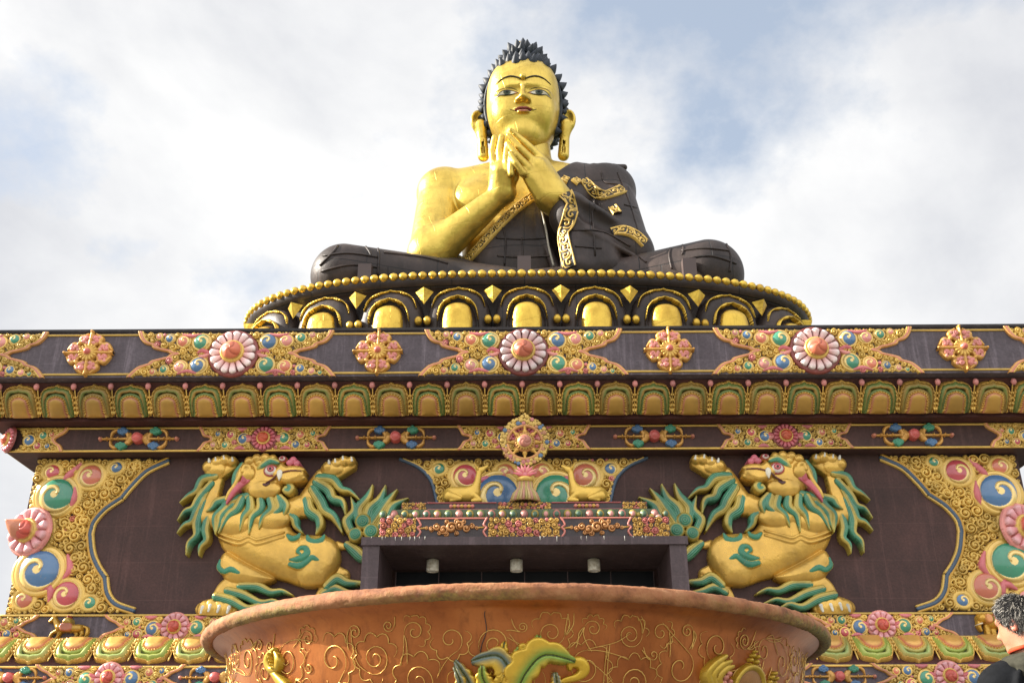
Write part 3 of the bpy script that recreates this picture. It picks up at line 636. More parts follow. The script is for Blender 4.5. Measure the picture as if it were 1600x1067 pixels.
# ------------------------------------------------------------------ snow lion in high relief (traced in the wall plane), mirrored for its twin
def lp(pts, Y=29.75): return [P(x/3.81+980, y/3.81+690, Y) for x, y in pts]
PXM = 47.5*3.81         # tracing units per metre
def lr(r): return np.asarray(r, float)/PXM
LG = C4('d4aa52', .5); LG2 = C4('d0a54c', .48); LGR = C4('2f7a5c', .05); LGY = C4('bfa750', .3)
def lock_cf(c, t):
    k = (np.sin(c*19) > .1)[..., None]; side = np.clip((c+.25)*3.0, 0, 1)[..., None]; tip = np.clip((t-.80)/.2, 0, 1)[..., None]
    a = LGY*(1-side)+LGR*side; b = LGY*.86*(1-side)+np.array([.10, .28, .17, .05])*side
    q = np.where(k, a, b); return q*(1-tip)+C4('b3a24a', .2)*tip
def lock_cf2(c, t): return lock_cf(-c, t)
def make_lion():
    x0, z0 = P(990, 965, 29.75); x1, z1 = P(1372, 706, 29.75); z0 = 6.1; z1 = 10.97
    B = Relief(x0, x1, z0, z1, .0145); S = lambda pts, r, b, h=1.0, **k: B.stroke(lp(pts), lr(r), b, h, k.pop('col', LG), **k)
    E = lambda x, y, rx, ry, b, h, **k: B.blob(*lp([(x, y)])[0], rx/PXM, ry/PXM, b, h, col=k.pop('col', LG), **k)
    # far hind leg and tail stem
    S([(500, 770), (470, 775), (455, 790)], [30, 32, 22], .05, .9)
    S([(500, 770), (560, 830), (600, 880), (625, 930)], [40, 34, 26, 24], .05, .8)
    S([(505, 600), (460, 605), (420, 590), (395, 560)], [24, 18, 22, 20], .06, .9)
    # trunk
    B.infl(lp([(760, 520), (690, 545), (620, 540), (545, 555), (500, 600), (482, 670), (495, 740), (530, 790), (570, 835), (640, 858), (720, 850), (800, 822), (900, 795), (1020, 745), (1110, 695), (1185, 635), (1220, 560), (1228, 490), (1190, 420), (1000, 370), (850, 400), (800, 460)]), .12, .46, .62, LG2)
    B.infl(lp([(545, 560), (500, 600), (482, 670), (495, 740), (530, 790), (570, 838), (640, 858), (720, 850), (765, 780), (780, 700), (765, 620), (720, 550), (620, 545)]), .22, .44, .5, LG)
    # near fore thigh, shank, foot
    B.infl(lp([(880, 800), (1000, 735), (1100, 680), (1170, 645), (1208, 700), (1203, 770), (1150, 830), (1060, 845), (980, 850), (905, 830)]), .30, .40, .32, LG)
    S([(1080, 850), (1150, 850), (1195, 895), (1215, 960)], [46, 50, 46, 40], .3, .75)
    E(1230, 985, 112, 58, .30, .30)
    for x, y in ((1165, 985), (1205, 975), (1255, 975), (1300, 990)): E(x, y, 36, 46, .42, .22)
    # chest and arms
    S([(1180, 450), (1240, 435), (1290, 420)], [62, 58, 52], .25, .8)
    S([(1290, 425), (1265, 340), (1240, 260), (1222, 195)], [50, 46, 40, 38], .28, .85)
    S([(800, 400), (740, 375), (695, 360)], [60, 62, 58], .25, .8)
    S([(700, 375), (660, 300), (620, 230), (590, 185)], [55, 46, 40, 36], .28, .85)
    for a, pad, toes in (((1200, 145), (1225, 150, 62, 52), [(1122, 108, 30), (1165, 100, 34), (1212, 112, 36), (1262, 138, 36)]), ((520, 160), (520, 155, 66, 44), [(408, 112, 28), (448, 112, 32), (495, 128, 34), (545, 148, 34)])):
        E(pad[0], pad[1], pad[2], pad[3], .40, .28)
        for x, y, r in toes: E(x, y, r, r*1.02, .44, .30)
        S([(toes[0][0], toes[0][1]+20), (pad[0]-20, pad[1]+25)], [26, 34], .36, .8)
    E(885, 450, 98, 66, .42, .34); E(1110, 470, 112, 78, .42, .34); E(1000, 430, 130, 70, .38, .3)
    for off in (0, 26): S([(815, 535+off), (900, 560+off), (975, 578+off), (1025, 560+off), (1080, 578+off), (1150, 560+off), (1205, 535+off)], [5, 9, 10, 8, 10, 9, 5], .56, 1.4, col=LG, mode='over')
    # spiral marks on haunch and thigh
    GS = dict(col=LGR, mode='max')
    for pts, r, b in (([(775, 700), (735, 700), (700, 690), (672, 665), (680, 636), (710, 632), (728, 652), (712, 668)], [6, 16, 20, 19, 16, 12, 10, 7], .615),
                      ([(572, 716), (610, 702), (645, 690), (680, 716), (720, 738), (775, 728)], [4, 12, 16, 18, 18, 12], .60), ([(572, 556), (590, 585), (625, 595), (660, 585), (672, 556)], [8, 16, 18, 16, 8], .52),
                      ([(720, 545), (735, 565), (765, 572), (792, 550)], [8, 14, 16, 8], .5), ([(1040, 790), (1085, 775), (1130, 758), (1170, 770), (1200, 745), (1195, 700)], [4, 12, 16, 14, 12, 6], .64)):
        B.stroke(lp(pts), lr(r)*1.2, b+.0, .9, LGR, cf=lambda c, t: np.where((np.abs(c) < .78)[..., None], LGR, LGY))
    B.blur(1)
    root = empty('lion', (0, 29.9, 6.15))
    T = lambda pts, r, b, h=.85, sg=1, rel=None: (rel or M).stroke(lp(pts), lr(r)*(.72 if rel is None else .88), b, h*1.25, LGR, cf=(lock_cf if sg > 0 else lock_cf2), n=9, groove=.17)
    # legs' and arms' flame locks, mane
    M = Relief(x0, x1, z0, z1, .0135)
    T([(1080, 850), (980, 852), (900, 885), (830, 880), (768, 905)], [30, 34, 26, 16, 5], .45); T([(1155, 878), (1060, 905), (960, 950), (880, 940), (806, 966)], [30, 32, 24, 15, 5], .5); T([(1222, 915), (1130, 940), (1040, 985), (960, 970), (905, 992)], [32, 34, 26, 16, 6], .55)
    T([(560, 850), (500, 805), (440, 830), (355, 832)], [34, 38, 30, 14], .35); T([(585, 892), (520, 862), (450, 885), (370, 900)], [28, 30, 24, 12], .32)
    for i, (p, r) in enumerate((([(600, 210), (520, 220), (470, 275), (415, 290), (362, 338)], [34, 38, 28, 18, 5]), ([(615, 235), (545, 280), (520, 330), (465, 350), (445, 425)], [36, 40, 34, 26, 6]), ([(640, 280), (595, 350), (570, 400), (515, 440), (468, 532)], [40, 44, 38, 30, 6]),
                                ([(675, 345), (660, 400), (610, 440), (600, 490), (622, 538)], [44, 46, 36, 30, 8]), ([(790, 420), (755, 450), (745, 490), (708, 532)], [34, 34, 24, 6]))):
        T(p, r, .48-.03*i, .8, 1 if i % 2 else -1)
    for i, (p, r) in enumerate((([(1225, 195), (1300, 215), (1340, 280), (1390, 310), (1440, 350)], [30, 34, 26, 18, 5]), ([(1250, 240), (1320, 320), (1360, 380), (1410, 400), (1456, 456)], [30, 34, 26, 18, 5]), ([(1285, 290), (1340, 400), (1370, 460), (1415, 480), (1460, 530)], [32, 34, 26, 18, 5]),
                                ([(1300, 340), (1340, 460), (1345, 540), (1390, 590), (1408, 660)], [32, 36, 26, 20, 5]), ([(1275, 440), (1290, 510), (1285, 570), (1320, 610), (1332, 662)], [32, 34, 26, 20, 5]))):
        T(p, r, .50-.03*i, .8, -1 if i % 2 else 1)
    for i, (p, r) in enumerate((([(1140, 335), (1210, 350), (1240, 385), (1275, 408)], [30, 30, 20, 6]), ([(1030, 320), (1120, 350), (1180, 400), (1225, 450), (1222, 545)], [30, 36, 32, 24, 6]), ([(1120, 370), (1180, 430), (1195, 480), (1215, 530)], [30, 30, 22, 6]),
                                ([(830, 325), (795, 370), (800, 410), (812, 440)], [22, 26, 20, 6]), ([(845, 335), (830, 390), (870, 430), (878, 478)], [28, 32, 24, 6]), ([(890, 340), (880, 400), (930, 450), (958, 515)], [30, 34, 26, 6]),
                                ([(950, 345), (950, 400), (1000, 450), (1020, 545)], [30, 34, 26, 6]), ([(1010, 340), (1010, 400), (1050, 450), (1072, 530)], [30, 36, 26, 6]), ([(1060, 340), (1090, 400), (1140, 440), (1200, 540)], [30, 36, 28, 6]))):
        T(p, r, .60+.012*i, .75, 1 if i % 2 else -1)
    # tail plume
    for i, (p, r) in enumerate((([(250, 560), (190, 480), (130, 430), (60, 400)], [44, 46, 34, 8]), ([(250, 500), (195, 430), (160, 370), (72, 326)], [40, 42, 32, 6]), ([(290, 480), (240, 410), (200, 350), (138, 276)], [42, 44, 34, 6]), ([(320, 460), (300, 390), (240, 330), (208, 248)], [42, 42, 32, 6]),
                                ([(365, 460), (370, 390), (315, 320), (284, 246)], [40, 42, 30, 6]), ([(420, 520), (440, 460), (395, 400), (414, 318)], [36, 38, 30, 6]))):
        T(p, r, .25+.02*(i % 3), .8, 1 if i % 2 else -1)
    T([(440, 600), (390, 640), (360, 670), (330, 690)], [30, 44, 40, 20], .2)
    for x, y, r in ((340, 470, 44), (292, 530, 44), (386, 548, 40)):
        q = lp([(x, y)])[0]; R = r/PXM; w = M.win(q[0]-R, q[0]+R, q[1]-R, q[1]+R); rr = np.hypot(M.X[w]-q[0], M.Z[w]-q[1])/R
        k = np.clip((.85-rr)*6, 0, 1)[..., None]*(.85+.25*(np.sin(rr*26) > 0))[..., None]; M.put(w, .42+.18*np.sqrt(np.clip(1-rr**2, 0, 1))+.008*np.sin(rr*26), LGY*(1-k)+LGR*k, rr < 1)
    # head: own relief so that its creases stay crisp
    H = Relief(P(1140, 700, 29.6)[0], P(1300, 700, 29.6)[0], P(1200, 800, 29.6)[1], 10.97, .012)
    s = lambda pts, r, b, h=1.0, **k: H.stroke(lp(pts), lr(r), b, h, k.pop('col', LG), **k)
    e = lambda x, y, rx, ry, b, h, **k: H.blob(*lp([(x, y)])[0], rx/PXM, ry/PXM, b, h, col=k.pop('col', LG), **k)
    H.infl(lp([(835, 125), (880, 95), (960, 88), (1040, 108), (1082, 160), (1095, 230), (1060, 290), (1010, 330), (930, 338), (860, 322), (822, 275), (800, 200)]), .42, .42, .42, LG)
    for x, y, r in ((870, 105, 26), (915, 98, 28), (965, 102, 28), (1010, 118, 28), (900, 125, 26), (950, 130, 28)): e(x, y, r, r, .70, .22)
    T([(1060, 130), (1095, 190), (1100, 260), (1090, 330)], [20, 26, 26, 14], .5, .8, 1, H)
    e(925, 280, 92, 58, .66, .26)                                            # cheek and jaw
    H.infl(lp([(815, 130), (780, 148), (725, 155), (690, 162), (678, 188), (690, 222), (730, 246), (785, 258), (840, 240), (880, 200), (850, 160)]), .66, .32, .14, LG)   # muzzle
    e(752, 218, 72, 32, .74, .22); e(745, 176, 66, 24, .84, .18); e(716, 200, 34, 38, .78, .2)
    e(812, 108, 28, 24, .60, .18)
    s([(695, 188), (750, 186), (800, 195), (835, 208), (865, 235), (905, 258)], [3, 4, 5, 5, 5, 4], 1.02, .5, col=C4('5a1a12'), mode='over')
    s([(885, 255), (905, 265), (922, 262)], [4, 9, 5], .93, .3, col=C4('4a1414'), mode='over')
    s([(822, 195), (822, 215), (826, 238)], [15, 13, 4], 1.0, .8, col=C4('e8e0cc'), mode='over')
    for x, y, r in ((745, 116, 20), (724, 136, 19), (764, 132, 20)): e(x, y, r, r, .80, .14, col=C4('c96a78'))
    for x, y in ((722, 140), (770, 134)): H.curl(*lp([(x, y)])[0], 15/PXM, .86, .6, C4('c2586a'), 1, .2, 1.0)
    # eyes with red rims
    e(878, 180, 40, 34, .86, .08, col=C4('a8484c')); e(878, 180, 32, 26, .91, .10, col=C4('d3c6ba')); e(876, 174, 20, 18, .98, .06, col=C4('a84048')); e(876, 174, 13, 12, 1.02, .04, col=C4('c97a7c')); e(876, 174, 7, 7, 1.05, .03, col=C4('2a0c0c'))
    e(812, 106, 24, 19, .70, .12, col=C4('a8484c')); e(812, 106, 17, 13, .80, .05, col=C4('cfc2b6')); e(812, 104, 10, 8, .84, .04, col=C4('8a2a30'))
    s([(840, 128), (880, 118), (920, 140), (955, 165)], [14, 22, 20, 8], .84, .9, cf=lock_cf2, groove=.1)
    # ear
    e(1012, 192, 40, 46, .80, .22); s([(1000, 190), (1005, 160), (1030, 155), (1045, 185)], [8, 12, 12, 10], .98, .8)
    s([(1020, 185), (1035, 215), (1040, 240)], [10, 12, 16], .93, .3, col=C4('b0444c'))
    s([(1015, 235), (1060, 262), (1100, 300), (1125, 335), (1145, 372)], [12, 19, 18, 13, 5], .86, .8, col=C4('c4606a'))
    s([(1050, 170), (1070, 220), (1100, 270), (1130, 310), (1148, 350)], [14, 12, 10, 9, 5], .9, .9, col=LG)
    s([(775, 255), (762, 275), (775, 298), (800, 290), (795, 272)], [14, 20, 20, 16, 10], .7, .9, cf=lock_cf)
    # claws, white
    claws = []
    for x, y in ((1112, 92), (1163, 82), (1212, 92), (1252, 98), (399, 97), (450, 92), (496, 108), (534, 114)): claws.append(([(x, y+18), (x+2, y)], [9, 5], .70))
    for x, y in ((1150, 1000), (1208, 995), (1262, 990), (1308, 1000)): claws.append(([(x-6, y-20), (x+6, y+14)], [11, 7], .60))
    off = (0, 29.98, 0)
    for r_ in (B, H, M): r_.H = np.where(r_.H > 0, r_.H*.66, r_.H)
    b = B.build('body', M_LION, root, off); H.build('head', M_LION, root, off); M.build('mane', M_LION, root, off)
    for pts, r_, bs_ in claws:
        q = lp(pts); K = Relief(min(a[0] for a in q)-.1, max(a[0] for a in q)+.1, min(a[1] for a in q)-.1, max(a[1] for a in q)+.1, .012); K.stroke(q, lr(r_), bs_, .9, C4('d6d2c4')); K.H = np.where(K.H > 0, K.H*.66, K.H); K.build('claw', M_LION, root, off)
    return root
lion = make_lion()
tag(lion, 'golden lion with green mane right of the canopy, facing left, paws raised', 'lion sculpture', 'snow lions holding up the cornice')
lion2 = copy_tree(lion); lion2.scale = (-1, 1, 1); lion2.location.x = 2*(-.075)
lion2['label'] = 'golden lion with green mane left of the canopy, facing right, paws raised'

# ------------------------------------------------------------------ small riding horse and elephant reliefs in the dark band
def small_beast(kind, px, py):
    r = Relief(-.75, .75, -.42, .42, .0135); G = C4('c89a3c', .4)
    if kind == 'horse':
        r.infl([(-.3, .12), (-.05, .1), (.25, .12), (.42, .08), (.44, -.1), (.3, -.18), (0, -.16), (-.25, -.14), (-.36, -.02)], .05, .18, .14, G)
        r.stroke([(-.28, .05), (-.38, .2), (-.44, .3)], [.1, .08, .06], .08, .9, G); r.stroke([(-.44, .3), (-.54, .2)], [.065, .04], .1, .9, G)
        for x in (-.42, -.48): r.stroke([(x, .33), (x+.02, .4)], [.02, .012], .1, 1, G)
        for p in ([(-.28, -.1), (-.42, -.18), (-.48, -.32)], [(-.2, -.1), (-.24, -.25), (-.3, -.38)], [(.34, -.05), (.42, -.2), (.36, -.38)], [(.22, -.1), (.28, -.24), (.2, -.36)]): r.stroke(p, [.08, .05, .035], .07, .9, G)
        r.stroke([(.42, .05), (.54, -.02), (.56, -.2), (.5, -.34)], [.03, .045, .05, .02], .05, .9, G)
        r.infl([(-.16, .12), (.14, .12), (.16, -.12), (-.14, -.12)], .2, .06, .05, C4('c2704e'))
        r.infl([(-.12, .12), (.12, .12), (.1, .26), (0, .32), (-.1, .26)], .16, .14, .08, C4('cfae52', .3)); r.blob(0, .34, .035, .06, .14, .1, col=C4('b9483f'))
    else:
        r.infl([(-.3, .3), (0, .34), (.3, .3), (.4, .1), (.38, -.1), (.2, -.16), (-.2, -.16), (-.36, 0)], .05, .22, .2, G)
        r.blob(-.4, .2, .17, .17, .1, .2, col=G); r.stroke([(-.48, .15), (-.52, -.05), (-.48, -.2)], [.08, .06, .04], .1, .9, G)
        r.infl([(-.36, .3), (-.22, .26), (-.2, .05), (-.34, .0), (-.4, .14)], .3, .08, .06, C4('cc8a52'))
        for x in (-.3, -.14, .16, .32): r.stroke([(x, -.05), (x, -.36)], [.085, .07], .08, .9, G)
        r.infl([(-.14, .33), (.2, .32), (.22, -.08), (-.12, -.1)], .28, .05, .05, C4('8a9a50')); r.stroke([(-.14, .3), (-.12, -.1)], .02, .32, .9, C4('c2543e')); r.stroke([(.21, .3), (.22, -.08)], .02, .32, .9, C4('c2543e'))
        r.stroke([(-.46, .02), (-.58, -.02)], [.025, .012], .2, .9, C4('e6dcc0'))
    X, Z = P(px, py, 29.75); e = empty(kind, (X, 29.75, Z-.4))
    me = proto(r, 'body', M_LION); place(me, 'body', e, X, 29.74, Z+.0, 1.0, sz=.84)
    return e
tag(small_beast('horse', 108, 981), 'small gold horse relief carrying a jewel, in the dark lower band', 'horse relief')
tag(small_beast('elephant', 1556, 976), 'small gold elephant relief with green saddle cloth, behind the man with grey hair', 'elephant relief')
# ------------------------------------------------------------------ solid modelling: blended shapes meshed with surface nets
def sub(p, a): return p-np.asarray(a, float)
def d_cone(p, a, b, ra, rb):
    a = np.asarray(a, float); b = np.asarray(b, float); ab = b-a; t = np.clip((p-a)@ab/(ab@ab), 0, 1)
    return np.linalg.norm(p-a-t[:, None]*ab, axis=1)-(ra+(rb-ra)*t)
def d_ell(p, c, r, M=None, pw=2.0):
    q = sub(p, c)
    if M is not None: q = q@np.asarray(M)
    r = np.asarray(r, float); k = (np.abs(q/r)**pw).sum(1)**(1/pw); return (k-1)*r.min()*.9*np.clip(k, .6, 1.4)
def d_box(p, c, h, M=None, rd=.05):
    q = sub(p, c)
    if M is not None: q = q@np.asarray(M)
    q = np.abs(q)-(np.asarray(h, float)-rd); return np.linalg.norm(np.maximum(q, 0), axis=1)+np.minimum(q.max(1), 0)-rd
def smin(a, b, k):
    h = np.clip(.5+.5*(b-a)/k, 0, 1); return b*(1-h)+a*h-k*h*(1-h)
def smax(a, b, k): return -smin(-a, -b, k)
def chain(p, pts, rs, k=.05):
    d = None
    for i in range(len(pts)-1):
        e = d_cone(p, pts[i], pts[i+1], rs[i], rs[i+1]); d = e if d is None else np.minimum(d, e)
    return d
def rotM(ax, ang):
    c, s = cos(ang), sin(ang)
    return {'x': np.array([[1, 0, 0], [0, c, -s], [0, s, c]]), 'y': np.array([[c, 0, s], [0, 1, 0], [-s, 0, c]]), 'z': np.array([[c, -s, 0], [s, c, 0], [0, 0, 1]])}[ax]
def nets(fn, lo, hi, res, cf=4):
    """surface nets over a box; only cells near the surface are evaluated finely"""
    lo = np.asarray(lo, float); n = np.ceil((np.asarray(hi, float)-lo)/(res*cf)).astype(int)*cf+1; m = (n-1)//cf
    g = [lo[a]+(np.arange(m[a])+.5)*res*cf for a in range(3)]; Gc = np.stack(np.meshgrid(*g, indexing='ij'), -1).reshape(-1, 3)
    Dc = np.concatenate([fn(c) for c in np.array_split(Gc, max(1, len(Gc)//200000))]).reshape(m)
    near = np.abs(Dc) < res*cf*1.9
    D = np.repeat(np.repeat(np.repeat(Dc, cf, 0), cf, 1), cf, 2); D = np.pad(D, ((0, 1),)*3, mode='edge').astype(np.float32)
    M = np.repeat(np.repeat(np.repeat(near, cf, 0), cf, 1), cf, 2); M = np.pad(M, ((0, 1),)*3, mode='edge')
    Mx = M.copy()
    for a in range(3): Mx |= np.roll(Mx, 1, a)
    idx = np.argwhere(Mx); pts = lo+idx*res
    D[tuple(idx.T)] = np.concatenate([fn(c) for c in np.array_split(pts, max(1, len(pts)//300000))])
    S = D < 0; cn = np.array(D.shape)-1; keys = []; pos = []; quads = []
    for a in range(3):
        sl0 = [slice(None)]*3; sl1 = [slice(None)]*3; sl0[a] = slice(0, -1); sl1[a] = slice(1, None)
        cr = np.argwhere(S[tuple(sl0)] != S[tuple(sl1)]); i0 = tuple(cr.T); c1 = cr.copy(); c1[:, a] += 1
        d0 = D[i0]; d1 = D[tuple(c1.T)]; t = d0/(d0-d1+1e-12); pt = cr.astype(float); pt[:, a] += t
        b, c = (a+1) % 3, (a+2) % 3; ok = (cr[:, b] > 0) & (cr[:, c] > 0) & (cr[:, b] < cn[b]) & (cr[:, c] < cn[c]); cr = cr[ok]; pt = pt[ok]; ins = S[tuple(cr.T)]
        q = []
        for ob, oc in ((-1, -1), (0, -1), (0, 0), (-1, 0)):
            k = cr.copy(); k[:, b] += ob; k[:, c] += oc; kk = (k[:, 0]*cn[1]+k[:, 1])*cn[2]+k[:, 2]; keys.append(kk); pos.append(pt); q.append(kk)
        q = np.stack(q, 1); q[~ins] = q[~ins][:, ::-1]; quads.append(q)
    keys = np.concatenate(keys); pos = np.concatenate(pos); u, inv = np.unique(keys, return_inverse=True); inv = inv.ravel()
    cnt = np.bincount(inv); V = np.stack([np.bincount(inv, pos[:, k]) / cnt for k in range(3)], 1)
    F = np.searchsorted(u, np.concatenate(quads)); return lo+V*res, F
def march(fn, px, py, t0=20.0, t1=70.0):
    """first hit of the sight line through photo pixels with a solid (used to survey where marks lie on it)"""
    px = np.atleast_1d(np.asarray(px, float)); py = np.atleast_1d(np.asarray(py, float))
    d = _F*FPX + _R*(px[:, None]-800) + _U*(533.5-py[:, None]); d /= np.linalg.norm(d, axis=1)[:, None]; t = np.full(len(px), t0)
    for _ in range(90): t = np.minimum(t+np.maximum(fn(_C+d*t[:, None])*.7, 0), t1)
    return _C+d*t[:, None]
def grad(fn, p, e=.02):
    g = np.stack([fn(p+np.eye(3)[a]*e)-fn(p-np.eye(3)[a]*e) for a in range(3)], 1); return g/(np.linalg.norm(g, axis=1)[:, None]+1e-9)
# ------------------------------------------------------------------ porch canopy with its lamps, altar steps, deer and wheel
M_BOX = wallmat('canopy_dark_paint', lin('3a2b2c'), lin('4d3d3f'), .5, .6)
M_INK = nmat('black_glass')[0]; _b = M_INK.node_tree.nodes['Principled BSDF']; _b.inputs['Base Color'].default_value = (.008, .009, .011, 1); _b.inputs['Roughness'].default_value = .35; _b.inputs['Specular IOR Level'].default_value = .15
can = empty('porch_canopy', (CX, 28.5, 0), label='dark boxy porch canopy with flat roof slab, between the two gold lions', cat='canopy')
b = MB(); b.box(CX-4.36, CX+4.36, 27.0, 29.997, 7.45, 7.67); b.build('roof_slab', M_BOX, can)
for s in (-1, 1):
    b = MB(); xs = sorted((CX+s*4.32, CX+s*3.87)); b.box(xs[0], xs[1], 27.06, 29.99, 0, 7.447); b.build('side_wall', M_BOX, can)
b = MB(); b.box(CX-3.868, CX+3.868, 29.93, 29.995, .0, 7.446); b.build('back_wall', wallmat('soffit_brown', lin('2a1513'), lin('3a201c'), .1), can)
b = MB(); b.box(CX-3.75, CX+3.75, 29.86, 29.927, .3, 7.36); b.build('glass_front', M_INK, can)
b = MB()
for k in range(7): b.box(CX-3.765+k*1.25, CX-3.735+k*1.25, 29.845, 29.858, .3, 7.36)
b.build('mullions', M_BOX, can)
# chalky drips and flaked paint along the slab lip
rg = np.random.RandomState(4); b = MB(); xs_ = np.sort(np.concatenate([rg.uniform(-4.1, -2.6, 13), rg.uniform(.4, 3.3, 12)]))
M_CHALK = nmat('lime_drip')[0]; M_CHALK.node_tree.nodes['Principled BSDF'].inputs['Base Color'].default_value = (.34, .32, .28, 1)
for k, x in enumerate(xs_):
    if k and x-xs_[k-1] < .04: continue
    h = rg.uniform(.03, .16); w = rg.uniform(.006, .016); b.tube([(CX+x, 26.996, 7.674), (CX+x+rg.normal()*.004, 26.996, 7.674-h*.5), (CX+x+rg.normal()*.006, 26.997, 7.674-h)], [w, w*.6, w*.9], 6)
b.build('lime_drips', M_CHALK, can, True)
M_LAMPB, N, L, bb = nmat('lamp_white_metal'); n = noise(N, L, 9, 4, .6, geo_pos(N)); L.new(ramp(N, L, n.outputs['Fac'], [(.35, (.42, .36, .26)), (.6, (.72, .68, .58))]).outputs[0], bb.inputs['Base Color']); bb.inputs['Roughness'].default_value = .5
M_LENS, N, L, bb = nmat('lamp_lens'); bb.inputs['Base Color'].default_value = (.75, .75, .72, 1); bb.inputs['Roughness'].default_value = .2
for px, w in ((676, 'nearest the left wall'), (807, 'at the middle'), (928, 'nearest the right wall')):
    X = P(px, 882, 28.65)[0]; e = empty('ceiling_lamp', (X, 28.65, 7.45), label='short white cylinder lamp under the canopy soffit, '+w, cat='lamp', group='cylinder lamps under the canopy')
    b = MB(); b.lathe([(.001, 0), (.10, 0), (.10, -.02), (.175, -.03), (.175, -.33), (.165, -.345), (.15, -.345), (.15, -.32)], 28, (X, 28.65, 7.449)); b.build('lamp_body', M_LAMPB, e, True)
    b = MB(); b.lathe([(.001, -.335), (.08, -.335), (.148, -.325)], 24, (X, 28.65, 7.449)); b.build('lens', M_LENS, e, True)

# altar steps
def zat(y, Y): return P(820, y, Y)[1]
PKM = painted('painted_step', .5, 3, .35, .01)
st = empty('altar_steps', (CX, 27.9, 7.672), label='stepped plinth with pink and gold scrolls, on the canopy under the deer', cat='altar plinth')
yA, yB = 27.25, 27.7; z0 = 7.672; z1 = zat(806, yA); z2 = zat(796, yB-.05); z3 = zat(784, yB)
hwA = (P(1046, 820, yA)[0]-P(593, 820, yA)[0])/2; hwB = (P(1012, 790, yB)[0]-P(628, 790, yB)[0])/2
DK = C4('3a3032')
b = MB(); b.box(CX-hwA, CX+hwA, yA, 29.9, z0, z1-.03, DK); b.build('lower_step', PKM, st)
b = MB(); b.box(CX-hwB-.25, CX+hwB+.25, yB-.1, 29.88, z1-.05, z2, C4('5a6a4a')); b.build('middle_step', PKM, st)
b = MB(); b.box(CX-hwB, CX+hwB, yB, 29.86, z2-.03, z3, DK); b.build('upper_step', PKM, st)
def cloud_band(name, xs, hw_each, zc, hh, y, seed, spans, rm=.09):
    rel = Relief(CX-hwA-.02, CX+hwA+.02, zc-hh, zc+hh, .011)
    for a, c in spans:
        scrollwork(rel, [(a, zc-hh), (c, zc-hh), (c, zc+hh), (a, zc+hh)], [], rm, .022, seed, .012, .42, tries=5000, pink=.3); seed += 1
    return rel
hh = (z1-z0)/2-.03; zc = (z0+z1)/2-.01
rel = cloud_band('x', None, None, zc, hh, yA, 40, [(CX-hwA, CX-hwA+1.0), (CX-.98, CX+.98), (CX+hwA-1.0, CX+hwA)], .085)
for sx in (-1, 1):
    for x in (1.0, hwA-1.02):
        k = 1 if x < 2 else -1
        rel.stroke([(CX+sx*x, zc+hh), (CX+sx*(x+k*.1), zc+hh*.3), (CX+sx*(x+k*.02), 0+zc), (CX+sx*(x+k*.1), zc-hh*.4), (CX+sx*x, zc-hh)], .028, .03, 1, PINK)
    c = CX+sx*(1.0+hwA-1.0)/2                                               # pierced scroll emblem
    for k, (dx, dz, R) in enumerate(((0, 0, .13), (.22, .06, .11), (-.22, -.06, .11), (.4, -.02, .09), (-.4, .02, .09), (.55, .04, .07), (-.55, -.04, .07), (.14, .17, .07), (-.14, -.17, .07), (.32, .16, .06), (-.32, -.15, .06), (.14, -.16, .06), (-.14, .16, .06), (.68, 0, .05), (-.68, 0, .05))):
        rel.pierced(c+dx, zc+dz, R*1.1, .02, .7, C4('cf9a60', .2), 1 if k % 2 else -1, k*.3, 1.3)
    for a, q in (((.7, 0), (.92, .02)), ((-.7, 0), (-.92, -.02))): rel.stroke([(c+a[0], zc+a[1]), (c+q[0], zc+q[1])], [.03, .01], .02, 1, GOLD)
    rel.stroke([(CX+sx*1.05, zc+hh-.02), (CX+sx*(hwA-1.0), zc+hh-.02)], .02, .02, 1, PINK)
rel.C[..., :3] *= (.80, .72, .66); rel.build('scroll_carving', M_ORN, st, (0, yA, 0))
rel = Relief(CX-hwB-.3, CX+hwB+.3, z2, z3, .0125); zc2 = (z2+z3)/2; h2 = (z3-z2)/2
for a, c in ((CX-hwB, CX-hwB+.7), (CX-.75, CX+.75), (CX+hwB-.7, CX+hwB)): scrollwork(rel, [(a, z2), (c, z2), (c, z3), (a, z3)], [], .05, .02, 50, .015, .5, tries=2500, pink=.35)
for sx in (-1, 1):
    c = CX+sx*(hwB+.05)/2
    for k in range(-3, 4): rel.blob(c+k*.1, zc2, .055, .055, .02, .05, col=PINK if k % 2 else GOLD)
    for zz in (z2+.02, z3-.02): rel.stroke([(c-.95, zz), (c+.95, zz)], .018, .02, 1, C4('b5646a'))
rel.C[..., :3] *= (.80, .72, .66); rel.build('scroll_carving', M_ORN, st, (0, yB, 0))
# row of small petals between the steps
b = MB(); n = 27; W_ = 2*(hwB+.62)
for k in range(n):
    x = CX-W_/2+W_*(k+.5)/n; c = (C4('7b8650'), C4('b9776c'), C4('ae9648', .2))[k % 3]
    b.ball((x, yB-.16, (z1+z2)/2-.02), .12, 10, c, (.95, .8, 1.15)); b.ball((x, yB-.25, (z1+z2)/2-.03), .075, 8, C4('d08f86') if k % 2 else C4('4f6e58'), (.9, .5, 1.1))
b.build('petal_row', M_ORN, st, True)
for sx in (-1, 1):
    b = MB()
    for k in range(5): b.ball((CX+sx*(hwA-.25-.18*k), yA+.2+.05*k, z1+.01+.035*k), .10, 10, (C4('b98878'), C4('ae9648', .2))[k % 2], (1, .8, .8))
    b.build('corner_petals', M_ORN, st, True)
